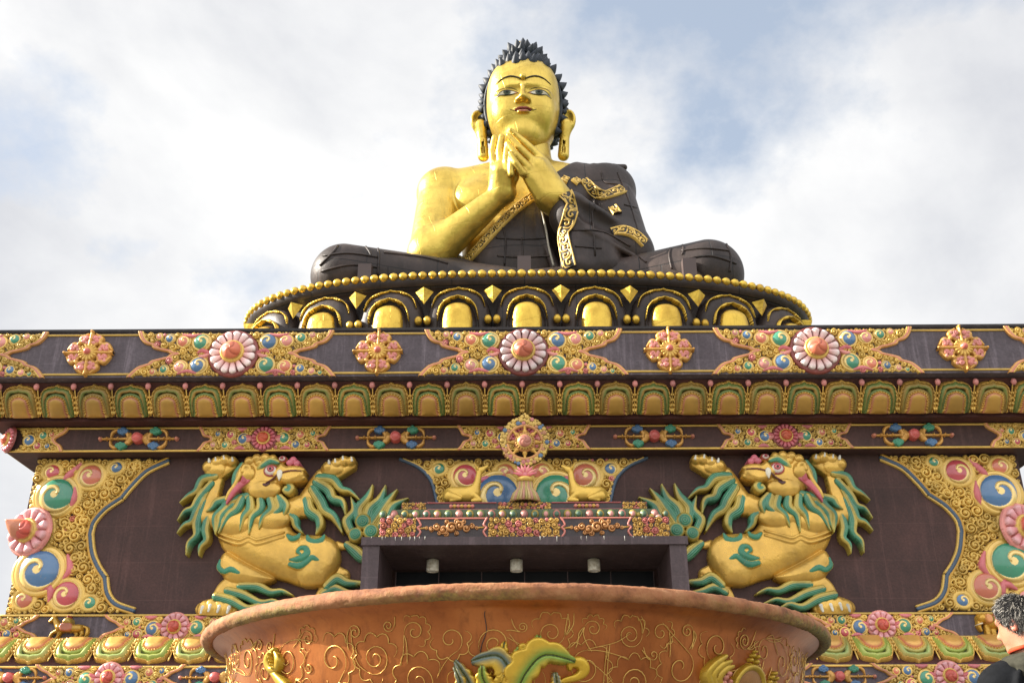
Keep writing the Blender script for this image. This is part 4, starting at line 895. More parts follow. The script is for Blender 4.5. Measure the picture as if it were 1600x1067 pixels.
# ------------------------------------------------------------------ kneeling deer and the wheel of law on the altar steps
M_GILT = painted('gilded_metal', .36, 2.2, .2, .01)
def deer(s, label, px0):
    X = P(px0, 752, 27.95)[0]; zb = z3+.02; k = 1.0
    T = lambda x, y, z: (X+s*x, 28.0+y, zb+z)
    def f(p):
        d = d_ell(p, T(-.10, 0, .30), (.52, .25, .25)); d = smin(d, d_ell(p, T(-.48, 0, .27), (.30, .26, .27)), .12); d = smin(d, d_ell(p, T(.30, 0, .34), (.27, .22, .27)), .12)
        d = smin(d, chain(p, [T(.36, 0, .42), T(.46, 0, .72), T(.50, 0, .98)], [.19, .12, .10]), .08)
        d = smin(d, d_ell(p, T(.55, 0, 1.07), (.15, .10, .105)), .05); d = smin(d, chain(p, [T(.58, 0, 1.09), T(.80, 0, 1.20)], [.085, .045]), .05)
        for y in (-.09, .09): d = smin(d, chain(p, [T(.46, y, 1.10), T(.36, y*1.9, 1.22)], [.045, .02]), .02)
        for y in (-.2, .2):
            d = smin(d, chain(p, [T(-.55, y, .2), T(-.15, y*1.3, .12), T(-.45, y*1.35, .06)], [.17, .08, .06]), .05)
            d = smin(d, chain(p, [T(.34, y*.8, .25), T(.58, y, .08), T(.30, y*1.1, .06)], [.12, .07, .06]), .04)
        return smin(d, chain(p, [T(-.74, 0, .34), T(-.84, 0, .22)], [.06, .03]), .03)
    V, F = nets(f, (X-1.05, 27.5, zb-.02), (X+1.05, 28.5, zb+1.4), .022)
    V = (V-np.array([X, 28.0, zb]))*np.array([.80, .85, .93])+np.array([X, 28.0, zb])
    e = empty('deer', (X, 28.0, zb), label=label, cat='deer sculpture', group='kneeling deer beside the wheel')
    c = np.tile(C4('d6b050', .45), (len(V), 1)); o = mesh('body', V, F, M_GILT, e, c); return e
deer(1, 'golden kneeling deer on the left of the wheel, head raised to the right', 726); deer(-1, 'golden kneeling deer on the right of the wheel, head raised to the left', 914)
# wheel: flaming frame, rim, eight spokes, swirling hub, lotus and tassel stand
WY = 27.75; wx, wz = P(820, 690, WY); _, zt = P(820, 646, WY); u = (zt-wz)/1.13
wheel = empty('dharma_wheel', (wx, WY, z3), label='eight spoked golden wheel in a pointed frame, between the two deer', cat='wheel')
fr = Relief(-1.02*u, 1.02*u, -1.02*u, 1.2*u, .0115)
oc = [(0.02, 1.14), (.22, .96), (.5, .84), (.78, .58), (.93, .25), (.93, -.12), (.8, -.5), (.55, -.78), (.25, -.93), (0, -.97)]
out_ = [(x*u, z*u) for x, z in oc]+[(-x*u, z*u) for x, z in oc[::-1]]; inn = [(.66*u*cos(a), .66*u*sin(a)-.02) for a in np.linspace(0, 2*pi, 28, endpoint=False)]
al = (slice(None), slice(None)); mo = inpoly(fr.X, fr.Z, out_); mi = inpoly(fr.X, fr.Z, inn)
fr.put(al, .035+0*fr.X, C4('8a6a2c', .2), mo & ~mi)
for q in pack(out_, [(0, -.02, .68*u)], .055, .02, 77, 12000, pad=-.01):
    if math.hypot(q[0], q[1]) > .68*u: fr.curl(q[0], q[1], q[2], .04, .55, [GOLD, GOLD, GOLD, GOLD, GOLD, C4('cf8078'), C4('5f7a98'), C4('c98a60')][int(rng.rand()*8)] if rng.rand() < .7 else GOLD, 1 if rng.rand() < .5 else -1, rng.rand(), 1.2)
fr.build('flame_frame', M_ORN, wheel, (wx, WY, wz), double=True)
b = MB(); ring = [(wx+.66*u*cos(a), WY, wz-.02+.66*u*sin(a)) for a in np.linspace(0, 2*pi, 48, endpoint=False)]
b.tube(ring, .055, 10, C4('c9905a', .25), True); b.build('rim', M_ORN, wheel, True)
for k in range(8):
    a = k*pi/4; b = MB(); d = np.array([cos(a), 0, sin(a)]); c0 = np.array([wx, WY, wz-.02])
    b.tube([c0+d*q*u for q in (.2, .3, .36, .42, .48, .54, .6, .66)], [.05, .035, .06, .075, .06, .035, .05, .05], 10, C4('d2a34c', .35)); b.build('spoke', M_ORN, wheel, True)
place(proto(rosette_mesh(20, C4('b98436'), C4('d2a045', .3), C4('c9806a'), 60, .75, C4('c98a4a')), 'hub', M_ORN), 'hub', wheel, wx, WY-.04, wz-.02, .27)
b = MB()
for k in range(9):
    a = R_(-80+k*20); b.tube([(wx, WY, zat(744, WY)), (wx+.16*sin(a), WY-.1, zat(744, WY)+.16*abs(cos(a))), (wx+.34*sin(a), WY-.12, zat(744, WY)+.30*cos(a)+.02)], [.04, .06, .012], 8, PINK if k % 2 else C4('cb6a74'))
b.ball((wx, WY, zat(742, WY)), .13, 12, C4('cf7880')); b.build('lotus_knot', M_ORN, wheel, True)
b = MB(); zt0, zt1 = z3-.0, zat(748, WY); b.lathe([(.001, zt1+.02), (.22, zt1+.02), (.25, zt1-.03), (.21, zt1-.09), (.19, zt1-.1)], 26, (wx, WY, 0), GOLD)
for k in range(30):
    a = 2*pi*k/30; r0, r1 = .19, .40; c = (C4('cfae78'), C4('c9907a'), C4('b9a860'))[k % 3]
    b.tube([(wx+r*cos(a), WY+r*sin(a)*.8, z) for r, z in ((r0, zt1-.08), (r0*1.1, zt1-.3), (r1*.8, (zt0+zt1)/2-.1), (r1, zt0+.01))], [.024, .03, .04, .048], 6, c)
b.build('fringed_stand', M_ORN, wheel, True)
# ------------------------------------------------------------------ lotus throne of the statue
M_ROBE, N, L, b = nmat('weathered_dark_copper')
p = geo_pos(N)
n = noise(N, L, .55, 7, .62, p); r = ramp(N, L, n.outputs['Fac'], [(.28, (.015, .010, .009)), (.5, (.032, .021, .018)), (.72, (.070, .046, .039))])
mpn = N.new('ShaderNodeMapping'); mpn.inputs['Scale'].default_value = (2.5, 2.5, .3); L.new(p, mpn.inputs[0])
s = noise(N, L, 1.8, 7, .7, mpn.outputs[0]); sr = ramp(N, L, s.outputs['Fac'], [(.57, (0,)*3), (.8, (.28,)*3)])
c = mixc(N, L, sr.outputs[0], r.outputs[0], (.15, .11, .095))
mb = N.new('ShaderNodeMapping'); mb.inputs['Rotation'].default_value = (pi/2, 0, 0); L.new(p, mb.inputs[0])
br = N.new('ShaderNodeTexBrick'); L.new(mb.outputs[0], br.inputs['Vector']); br.inputs['Scale'].default_value = .42; br.inputs['Mortar Size'].default_value = .009; br.inputs['Mortar Smooth'].default_value = .3; br.offset = .3; br.inputs['Brick Width'].default_value = 1.15; br.inputs['Row Height'].default_value = .8
c = mixc(N, L, br.outputs['Fac'], c, (.012, .010, .010)); L.new(c, b.inputs['Base Color']); b.inputs['Metallic'].default_value = .1; b.inputs['Specular IOR Level'].default_value = .35
rr = N.new('ShaderNodeMapRange'); L.new(n.outputs['Fac'], rr.inputs[0]); rr.inputs[3].default_value = .62; rr.inputs[4].default_value = .42; L.new(rr.outputs[0], b.inputs['Roughness'])
inv = N.new('ShaderNodeMath'); inv.operation = 'SUBTRACT'; inv.inputs[0].default_value = 1; L.new(br.outputs['Fac'], inv.inputs[1])
ad = N.new('ShaderNodeMath'); ad.operation = 'MULTIPLY_ADD'; n5 = noise(N, L, 2.2, 5, .6, p); L.new(n5.outputs['Fac'], ad.inputs[0]); ad.inputs[1].default_value = .9; L.new(inv.outputs[0], ad.inputs[2])
bump(N, L, ad.outputs[0], b, .55, .05)
def goldmat(name, c1, c2, rough=.3, metal=.85, sc=.8, dirt=.5):
    """gilded sheet: patches of duller, browner gilding, vertical rain streaks, soft dents"""
    m, N, L, b = nmat(name); p = geo_pos(N)
    n = noise(N, L, sc, 7, .6, p); r = ramp(N, L, n.outputs['Fac'], [(.3, c2), (.55, c1)])
    mp = N.new('ShaderNodeMapping'); mp.inputs['Scale'].default_value = (3, 3, .35); L.new(p, mp.inputs[0])
    s = noise(N, L, sc*2, 7, .7, mp.outputs[0]); sr = ramp(N, L, s.outputs['Fac'], [(.54, (0,)*3), (.8, (dirt,)*3)])
    L.new(mixc(N, L, sr.outputs[0], r.outputs[0], tuple(v*.45 for v in c2)), b.inputs['Base Color']); b.inputs['Metallic'].default_value = metal
    q = noise(N, L, sc*4, 5, .6, p); rr = N.new('ShaderNodeMapRange'); L.new(q.outputs['Fac'], rr.inputs[0]); rr.inputs[3].default_value = rough-.06; rr.inputs[4].default_value = rough+.16; L.new(rr.outputs[0], b.inputs['Roughness'])
    n2 = noise(N, L, sc*1.6, 4, .55, p); w2 = noise(N, L, .5, 2, .5, p); wv = N.new('ShaderNodeVectorMath'); wv.operation = 'MULTIPLY_ADD'; L.new(w2.outputs['Color'], wv.inputs[0]); wv.inputs[1].default_value = (.7, .7, .7); L.new(p, wv.inputs[2])
    mq = N.new('ShaderNodeMapping'); mq.inputs['Rotation'].default_value = (pi/2, 0, .25); L.new(wv.outputs[0], mq.inputs[0]); bq = N.new('ShaderNodeTexBrick'); L.new(mq.outputs[0], bq.inputs['Vector']); bq.inputs['Scale'].default_value = .55
    bq.inputs['Mortar Size'].default_value = .008; bq.inputs['Mortar Smooth'].default_value = .6; bq.inputs['Brick Width'].default_value = .9; bq.inputs['Row Height'].default_value = .62
    sb_ = N.new('ShaderNodeMath'); sb_.operation = 'MULTIPLY_ADD'; L.new(bq.outputs['Fac'], sb_.inputs[0]); sb_.inputs[1].default_value = -.22; L.new(n2.outputs['Fac'], sb_.inputs[2]); bump(N, L, sb_.outputs[0], b, .4, .13)
    return m
M_GOLDSKIN = goldmat('statue_gilding', (.64, .455, .095), (.42, .28, .05), .34, .80, .8, .5)
M_GOLDLEAF = goldmat('lotus_gilding', (.64, .42, .065), (.44, .26, .035), .36, .75, 1.6, .45)
LC = np.array([P(827, 480, 36)[0]*0+.08, 39.6]); LA, LB, LN = 11.7, 5.75, 2.7; ZR = 19.42
def rim(th, a=LA, b=LB):
    c, s = np.cos(th), np.sin(th); k = (np.abs(c)**LN+np.abs(s)**LN)**(-1/LN); return np.stack([LC[0]+a*k*c, LC[1]+b*k*s], -1)
def rim_even(n, a=LA, b=LB, half=True):
    th = np.linspace(-pi, 0, 4000) if half else np.linspace(-pi, pi, 8000); q = rim(th, a, b); s = np.concatenate([[0], np.cumsum(np.linalg.norm(np.diff(q, axis=0), axis=1))])
    t = np.linspace(0, s[-1], n); return np.stack([np.interp(t, s, q[:, 0]), np.interp(t, s, q[:, 1])], -1), s[-1]
lotus = empty('lotus_throne', (LC[0], LC[1], 14.2), label='dark lotus throne with gilded petals and gold bead rim, under the statue', cat='lotus throne')
b = MB(); N_ = 180; th = np.linspace(0, 2*pi, N_, endpoint=False)
prof = [(-1.1, 14.15), (-.75, 14.6), (-.5, 16.0), (-.42, 17.4), (-.38, 18.75), (-.27, 18.95), (-.18, 19.0), (-.1, 19.06), (-.02, 19.14), (.05, 19.25), (.06, 19.36), (.0, 19.42), (-.4, 19.46), (-3.0, 19.5), (-5.6, 19.52)]
V = []
for d, z in prof:
    q = rim(th, max(LA+d, .3), max(LB+d, .12)); V.append(np.column_stack([q, np.full(N_, z)]))
V = np.vstack(V); i, j = np.meshgrid(np.arange(len(prof)-1), np.arange(N_), indexing='ij'); j2 = (j+1) % N_
b.add(V, np.stack([i*N_+j, i*N_+j2, (i+1)*N_+j2, (i+1)*N_+j], -1).reshape(-1, 4)); b.build('body', M_ROBE, lotus, True)
# gold beads round the rim (those in front, each its own part)
q, Lh = rim_even(2000, LA+.02, LB+.02); nb = 80
bb = MB(); bb.ball((0, 0, 0), .175, 14, C4('c9a040', .6)); me_o = bb.build('bead', M_GOLDLEAF, None, True, (0, 0, 0)); me_b = me_o.data; bpy.data.objects.remove(me_o)
pts, _ = rim_even(nb, LA+.02, LB+.02)
for k in range(nb):
    o = bpy.data.objects.new('bead', me_b); COL.objects.link(o); o.parent = lotus; o.location = np.array([pts[k][0], pts[k][1], 19.45])-wloc(lotus); s = rng.uniform(.96, 1.04); o.scale = (s, s, s*.97); o.rotation_euler = (0, 0, rng.rand()*6)
# petals wrapped on the side wall
def wall_fn(cx_s, a0=LA, b0=LB):
    ths = np.linspace(-pi*1.02, pi*.02, 3000); q = rim(ths, a0-.42, b0-.42); s = np.concatenate([[0], np.cumsum(np.linalg.norm(np.diff(q, axis=0), axis=1))]); s -= s[-1]/2
    def f(X, H, Z):
        Z = np.asarray(Z, float)+.38
        u = np.clip(X+cx_s, s[0], s[-1]); x = np.interp(u, s, q[:, 0]); y = np.interp(u, s, q[:, 1]); e = .05
        dx = np.interp(u+e, s, q[:, 0])-np.interp(u-e, s, q[:, 0]); dy = np.interp(u+e, s, q[:, 1])-np.interp(u-e, s, q[:, 1]); l = np.hypot(dx, dy)+1e-9
        lean = .10*np.clip((Z-15)/3, 0, 2)
        return np.stack([x+dy/l*(H+lean), y-dx/l*(H+lean), Z], 1)
    return f, s
f0, s_ = wall_fn(0)
# petal spacing surveyed at the front: centres about 2.95 m apart
PW = 2.52
def big_petal():
    dark = Relief(-1.5, 1.5, 14.4, 18.72, .035); O = [(-1.22, 14.2), (-1.24, 16.6), (-1.17, 17.5), (-.92, 18.14), (-.54, 18.44), (0, 18.55), (.54, 18.44), (.92, 18.14), (1.17, 17.5), (1.24, 16.6), (1.22, 14.2)]
    po = catmull(O, 5, True); m = inpoly(dark.X, dark.Z, po); d = segdist(dark.X, dark.Z, po)
    h = .12+.42*np.sqrt(1-(1-np.clip(d/.5, 0, 1))**2); i2 = catmull([(x*.66, 14.2+(z-14.2)*.86) for x, z in O], 5, True); di = segdist(dark.X, dark.Z, i2); mi = inpoly(dark.X, dark.Z, i2)
    h = np.where(mi, h-.10*np.clip(di/.1, 0, 1)+.26*np.sqrt(1-(1-np.clip((di-.1)/.4, 0, 1))**2), h+.0)
    dark.put((slice(None), slice(None)), h, C4('2a1f1c'), m, 'over')
    g = Relief(-.75, .75, 14.4, 17.95, .03); G = [(-.56, 14.2), (-.56, 16.6), (-.51, 17.3), (-.36, 17.6), (0, 17.71), (.36, 17.6), (.51, 17.3), (.56, 16.6), (.56, 14.2)]
    g.infl(G, .62, .34, .42, GOLD)
    t = Relief(-1.5, 1.5, 15.6, 18.8, .022)
    def arc(w, zt, zb, r, base):
        t.stroke([(-w, zb), (-w*.86, zb+(zt-zb)*.55), (-w*.5, zb+(zt-zb)*.9), (-.12, zt), (0, zt+.05), (.12, zt), (w*.5, zb+(zt-zb)*.9), (w*.86, zb+(zt-zb)*.55), (w, zb)], [r*.4, r*.8, r, r*.9, r*.6, r*.9, r, r*.8, r*.4], base, 1, GOLD, n=6)
        for s in (-1, 1):
            for q, rr in ((.62, 1.5), (.52, 1.9), (.42, 1.3)): t.blob(s*w*q, zb+(zt-zb)*(1.04-q*q*.42)-.07, r*rr, r*rr*.9, base+.02, r*1.3, col=GOLD)
    arc(.98, 18.38, 17.65, .03, .5); arc(.74, 17.95, 17.1, .034, .72)
    return dark, g, t
dk, gl, tr = big_petal()
for k in range(-6, 7):
    cs = k*PW
    if abs(cs) > s_[-1]-.2: continue
    f, _ = wall_fn(cs); V, F, Cc = dk.arrays(f); o = mesh('petal', V, F, M_ROBE, lotus, Cc)
    V, F, Cc = gl.arrays(f); mesh('gilded_centre', V, F, M_GOLDLEAF, o, Cc); V, F, Cc = tr.arrays(f); mesh('gold_trim', V, F, M_GOLDLEAF, o, Cc)
    # faceted gold point between petals
    f, _ = wall_fn(cs+PW/2); P4 = [(-.33, .42, 18.32), (0, .70, 18.39), (.33, .42, 18.32), (0, .5, 17.78), (0, .02, 18.42)]
    V = f(np.array([q[0] for q in P4]), np.array([q[1] for q in P4]), np.array([q[2] for q in P4]))
    mesh('gilded_point', V, None, M_GOLDLEAF, lotus, np.tile(GOLD, (5, 1)), False, None, [(0, 3, 1), (1, 3, 2), (0, 1, 4), (1, 2, 4)])
    f2, _ = wall_fn(cs+PW/2)
    for dx, z in ((-.16, 16.1), (.16, 16.1)):
        b = MB(); b.ball((0, 0, 0), .15, 10, GOLD, (1, 1, 1.2)); c0 = f2(np.array([dx]), np.array([.62]), np.array([z+.95]))[0]; b.V[-1] = b.V[-1]+c0; b.build('gold_bead', M_GOLDLEAF, lotus, True)
# ------------------------------------------------------------------ the seated statue
statue = empty('buddha_statue', (0, 39.5, 19.5), label='colossal golden seated Buddha in dark robe with raised hands, on the lotus throne', cat='statue')
# --- head
HC = np.array([-.02, 39.35, 31.08]); MT = rotM('x', R_(7)).T; SCH = 1.04
def hl(p): return (p-HC)@MT.T/SCH
def hp(x, f, u):      # head-local (right, forward, up) -> world
    return HC + np.array([x, -f, u])*SCH@MT
def f_face(p):
    q = hl(p); x = np.abs(q[:, 0]); fwd = -q[:, 1]; u = q[:, 2]; pl = np.stack([q[:, 0], q[:, 1], u], 1)
    d = d_ell(pl, (0, 0, .45), (1.66, 1.83, 2.00), None, 2.7)                       # skull
    d = smin(d, d_ell(pl, (0, -.30, -.85), (1.24, 1.42, 1.42), None, 2.3), .5)     # jaw
    d = smin(d, d_ell(pl, (0, -1.15, -1.72), (.58, .46, .46)), .5)                 # chin
    ax = np.stack([x, q[:, 1], u], 1)
    d = smin(d, d_ell(ax, (.70, -1.18, -.55), (.58, .48, .66)), .4)                 # cheeks
    d = smax(d, -d_ell(ax, (.74, -1.98, .16), (.56, .26, .22)), .22)                # sockets
    d = smin(d, d_ell(ax, (.74, -1.50, .14), (.50, .30, .22)), .08)                 # eyeballs under heavy lids
    d = smin(d, d_cone(ax, (.14, -1.80, .50), (1.05, -1.42, .56), .10, .07), .16)   # brow ridge
    d = smin(d, chain(pl, [(0, -1.80, .56), (0, -2.02, .05), (0, -2.23, -.34)], [.09, .10, .13]), .07)
    d = smin(d, d_ell(pl, (0, -2.10, -.39), (.23, .24, .14)), .08); d = smin(d, d_ell(ax, (.21, -1.96, -.42), (.15, .19, .12)), .07)
    d = smax(d, -d_ell(ax, (.13, -2.12, -.57), (.09, .13, .09)), .05)
    d = smin(d, d_ell(ax, (.12, -1.88, -.79), (.30, .12, .065)), .05); d = smin(d, d_ell(pl, (0, -1.85, -.93), (.27, .13, .075)), .05)
    d = smax(d, -d_ell(pl, (0, -2.0, -.86), (.46, .10, .022)), .03)
    return d*SCH
def f_ears(p):
    q = hl(p); ax = np.stack([np.abs(q[:, 0]), q[:, 1], q[:, 2]], 1); cen = lambda a, b_, c: np.array([a, b_, c])
    M = rotM('z', R_(-30))
    d = d_ell(ax, cen(1.98, .1, -.30), (.46, .20, .62), M)
    d = smax(d, -d_ell(ax, cen(2.02, -.12, -.24), (.27, .16, .42), M), .05)
    d = smin(d, chain(ax, [cen(1.92, .0, -.5), cen(1.86, .05, -1.2), cen(1.80, .05, -2.05)], [.27, .23, .26]), .1)
    d = smin(d, d_ell(ax, cen(1.80, .0, -.25), (.1, .1, .3)), .06)
    return smax(d, -d_cone(ax, cen(1.84, -.06, -1.2), cen(1.80, -.1, -2.0), .09, .10), .04)*SCH
# --- body key points (surveyed)
sL, sR = P3(694, 303, 39.6), P3(940, 300, 39.7); eL, eR = P3(672, 398, 38.0), P3(978, 398, 38.2)
wL, wR = P3(786, 302, 36.9), P3(866, 312, 36.9)
neck0, neck1 = P3(816, 215, 39.6), P3(818, 290, 39.9)
chest = P3(820, 330, 39.7); waist = P3(812, 400, 39.4)
def f_torso(p, o=0.0):
    d = d_ell(p, chest, (3.45+o, 1.75+o, 2.55+o), None, 2.2)
    d = smin(d, d_ell(p, waist+np.array([0, 0, -.4]), (2.55+o, 1.8+o, 3.0+o)), .6)
    d = smin(d, d_cone(p, sL+np.array([.25, 0, 0]), sR, 1.12+o, 1.12+o), .5)
    d = smin(d, d_cone(p, neck1+np.array([-2.0, .1, -.35]), neck1+np.array([0, .2, .35]), .7+o, .9+o), .5); d = smin(d, d_cone(p, neck1+np.array([2.0, .1, -.35]), neck1+np.array([0, .2, .35]), .7+o, .9+o), .5)
    for x in (756, 868): d = smin(d, d_ell(p, P3(x, 312, 38.45), (1.35+o, .7+o, .95+o)), .4)
    return d
HL = [P3(765, 272, 36.5), P3(783, 268, 36.5)]
def fingers(p, specs):
    d = None
    for pts, rs in specs:
        e = chain(p, pts, rs); d = e if d is None else smin(d, e, .035)
    return d
def f_handL(p):
    pal = d_cone(p, P3(787, 300, 36.9), P3(783, 268, 36.4), .56, .44); pal = smin(pal, d_cone(p, P3(777, 292, 36.8), P3(774, 264, 36.5), .40, .24), .15)
    pal = smin(pal, d_cone(p, P3(791, 284, 36.5), P3(794, 268, 36.2), .30, .22), .12)
    fs = [([P3(773, 264, 36.5), P3(769.5, 238, 36.45), P3(773, 215, 36.3)], [.205, .185, .13]), ([P3(784, 262, 36.3), P3(781, 237, 36.2), P3(784, 213.5, 36.1)], [.205, .185, .13]),
          ([P3(793, 266, 36.1), P3(791, 245, 35.95), P3(792, 228, 35.9)], [.18, .155, .11]), ([P3(799, 272, 36.0), P3(798.5, 256, 35.85), P3(798, 242, 35.85)], [.15, .125, .09])]
    d = smin(pal, fingers(p, fs), .10)
    return smin(d, chain(p, [P3(797, 292, 36.7), P3(806, 277, 36.5), P3(808, 264, 36.4)], [.22, .16, .11]), .08)
def f_handR(p):
    pal = d_cone(p, P3(863, 308, 36.9), P3(839, 262, 36.4), .68, .46); pal = smin(pal, d_cone(p, P3(850, 306, 36.6), P3(824, 270, 36.2), .48, .30), .2)
    pal = smin(pal, d_cone(p, P3(866, 294, 36.8), P3(848, 256, 36.6), .46, .30), .2)
    fs = [([P3(843, 247, 36.45), P3(820, 224, 36.2), P3(798, 203.5, 36.0)], [.22, .17, .10]), ([P3(834, 255, 36.25), P3(812, 232, 36.0), P3(794, 211.5, 35.9)], [.22, .17, .10]),
          ([P3(825, 263, 36.05), P3(807, 243, 35.85), P3(793, 224, 35.8)], [.21, .165, .10]), ([P3(817, 271, 35.95), P3(806, 255, 35.75), P3(797, 239, 35.7)], [.18, .14, .09]),
          ([P3(853, 262, 36.8), P3(837, 240, 36.9), P3(821, 223, 36.8)], [.24, .18, .11])]
    return smin(pal, fingers(p, fs), .09)
def f_armL(p):
    d = smin(d_cone(p, sL, eL, 1.16, .92), d_cone(p, eL, wL, .90, .46), .35)
    return smin(d, d_ell(p, sL+np.array([.1, 0, .05]), (1.3, 1.15, 1.1)), .3)
def f_skin(p):
    d = smin(f_torso(p), f_armL(p), .07); d = smin(d, f_handL(p), .18)
    d = smin(d, chain(p, [neck0, neck1], [1.26, 1.42]), .35)
    d = smin(d, smin(d_cone(p, P3(876, 320, 37.1), wR, .70, .66), f_handR(p), .3), .05)
    return d
V, F = nets(f_skin, (-6.0, 34.9, 21.5), (4.2, 42.4, 30.4), .048)
Vh, Fh = nets(lambda p: np.minimum(f_face(p), f_ears(p)), HC-np.array([2.6, 2.6, 3.2]), HC+np.array([2.6, 2.4, 2.7]), .036)
body = mesh('body', np.vstack([V, Vh]), np.vstack([F, Fh+len(V)]), M_GOLDSKIN, statue)
# --- hair: snail curls over a dark cap, with the crown knot and its gold finial
M_HAIR, N, L, bb = nmat('blue_black_hair'); n = noise(N, L, 2.5, 4, .6, geo_pos(N)); L.new(ramp(N, L, n.outputs['Fac'], [(.35, (.006, .009, .016)), (.7, (.018, .024, .038))]).outputs[0], bb.inputs['Base Color']); bb.inputs['Roughness'].default_value = .6
def f_cap(p):
    q = hl(p); x = np.abs(q[:, 0]); fw = -q[:, 1]; u = q[:, 2]; pl = q
    d = d_ell(pl, (0, .12, .42), (1.82, 1.95, 2.12), None, 2.2)
    keep = np.minimum(u-(1.50-.16*np.clip(x/1.3, 0, 1)**4), 9)            # above the hairline ...
    back = .30-fw+np.clip(u-.4, 0, 2)*.30                                   # ... or behind the temples
    side = np.minimum(back, u+1.1)
    d = smax(d, -smin(-keep, -side, .01)*1.0 if False else -np.maximum(keep, side), .04)
    return smin(d, d_ell(pl, (0, .15, 2.5), (.92, .95, 1.0)), .3)*SCH
Vc, Fc = nets(f_cap, HC-np.array([2.3, 2.6, 2.2]), HC+np.array([2.3, 2.6, 4.2]), .05)
hair = mesh('hair', Vc, Fc, M_HAIR, statue)
ga = pi*(3-math.sqrt(5)); cand = []
for k in range(1500):
    zz = 1-2*(k+.5)/1500; r_ = math.sqrt(1-zz*zz); cand.append((r_*cos(ga*k), r_*sin(ga*k), zz))
cand = np.array(cand)
def project(o, dirs, R0):
    p = o+dirs*R0
    for _ in range(50): p = p-dirs*f_cap(p)[:, None]*.6
    return p
pts = []
for o, dirs, R0 in ((HC+np.array([0, .1, .4]), cand, 3.5), (hp(0, -.15, 2.55), cand[cand[:, 2] > -.15], 1.6)):
    q = project(o, dirs, R0); q = q[np.abs(f_cap(q)) < .03]; pts.append(q)
pts = np.vstack(pts); keep = []
for q in pts:
    if all(np.linalg.norm(q-k) > .32 for k in keep): keep.append(q)
keep = np.array(keep); g = grad(f_cap, keep); b = MB()
for q, n_ in zip(keep, g):
    if q[2] < HC[2]-1.6: continue
    ql = hl(q[None])[0]
    if -ql[1] > .2 and ql[2] < 1.72: continue
    d = n_+np.array([0, 0, .4]); d /= np.linalg.norm(d); tw = 0; pp = []; rs = []
    side = np.cross(d, [0.3, 1, .2]); side /= np.linalg.norm(side); s2 = np.cross(d, side)
    for t in (0, .25, .5, .72, .9, 1.0): a = tw+t*5; pp.append(q-n_*.05+d*(.50 if ql[2] > 1.1 else .36)*t+(side*cos(a)+s2*sin(a))*.015*t); rs.append([.24, .225, .175, .11, .05, .015][len(rs)])
    b.tube(pp, rs, 8)
b.build('curls', M_HAIR, hair, True)
b = MB(); b.ball(hp(0, -.05, 3.62), .34, 14, None, (1, 1, .9)); b.build('finial', M_GOLDSKIN, hair, True)
# --- painted features on the face
M_FEAT = painted('enamel_features', .3, 4, .1, .0)
FS = .29
def on_face(x, u, lift=.0):
    x = np.atleast_1d(np.asarray(x, float)); u = np.atleast_1d(np.asarray(u, float)); o = np.stack([x, np.full(len(x), -3.0), u-FS], 1)
    d = np.array([0, 1., 0]); t = np.zeros(len(x))
    for _ in range(80): t = t+np.maximum(f_face(HC+SCH*(o+t[:, None]*d)@MT), 0)*.7
    return HC+SCH*(o+(t-lift)[:, None]*d)@MT
def patch(name, outline, colf, lift, par, n=9):
    """thin painted plate hugging the face inside an outline given in face coordinates"""
    pl = np.asarray(outline, float); m = len(pl); c = pl.mean(0); rings = [c[None]]+[c+(pl-c)*t for t in np.linspace(1/n, 1, n)]
    Q = np.vstack(rings); V = on_face(Q[:, 0], Q[:, 1], lift); V2 = on_face(pl[:, 0], pl[:, 1], -.04); V = np.vstack([V, V2]); F = []; T = []
    for j in range(m): T.append((0, 1+(j+1) % m, 1+j))
    for k in range(n):
        for j in range(m): a = 1+k*m+j; b_ = 1+k*m+(j+1) % m; F.append((a, b_, b_+m, a+m))
    C = np.vstack([colf(Q), colf(pl)]); return mesh(name, V, F, M_FEAT, par, C, True, None, T)
for s in (-1, 1):
    lid = [(.26, .34), (.42, .41), (.62, .435), (.84, .42), (1.03, .355), (1.19, .24), (1.02, .27), (.84, .275), (.62, .285), (.42, .30)]
    ol = catmull([(s*x, u) for x, u in (lid if s > 0 else lid[::-1])], 4, True)
    def cf(Q, s=s):
        x = Q[:, 0]*s; u = Q[:, 1]; C = np.tile(C4('d9d3c4'), (len(Q), 1)); r = np.hypot((x-.70), (u-.40)); C[r < .17] = C4('5d5a44'); C[r < .14] = C4('4a5650'); C[r < .07] = C4('0d0d0d')
        C[(x < .36)] = C4('cf9a86'); return C
    e = patch('eye', ol, cf, .035, body, 14)
    for pts_, r in (([(.20, .32), (.40, .425), (.62, .455), (.84, .44), (1.04, .37), (1.26, .20)], [.010, .018, .022, .022, .018, .010]), ([(.30, .34), (.50, .27), (.74, .25), (.98, .275), (1.18, .28)], [.008, .014, .016, .014, .008]),
                    ([(.28, .50), (.50, .60), (.74, .62), (1.0, .56), (1.22, .40)], [.006, .012, .014, .012, .006])):
        q = catmull([(s*x, u) for x, u in pts_], 6); rr = np.interp(np.linspace(0, 1, len(q)), np.linspace(0, 1, len(r)), r); b = MB(); b.tube(on_face(q[:, 0], q[:, 1], .03), rr, 6, C4('1c150d')); b.build('eyelid', M_FEAT, e, True)
    q = catmull([(s*x, u) for x, u in ((.10, 1.03), (.3, 1.12), (.58, 1.18), (.92, 1.12), (1.24, .93))], 6); b = MB(); b.tube(on_face(q[:, 0], q[:, 1], .02), np.interp(np.linspace(0, 1, len(q)), [0, .5, 1], [.03, .04, .014]), 6, C4('2a2010')); b.build('eyebrow', M_FEAT, body, True)
FS = -.11
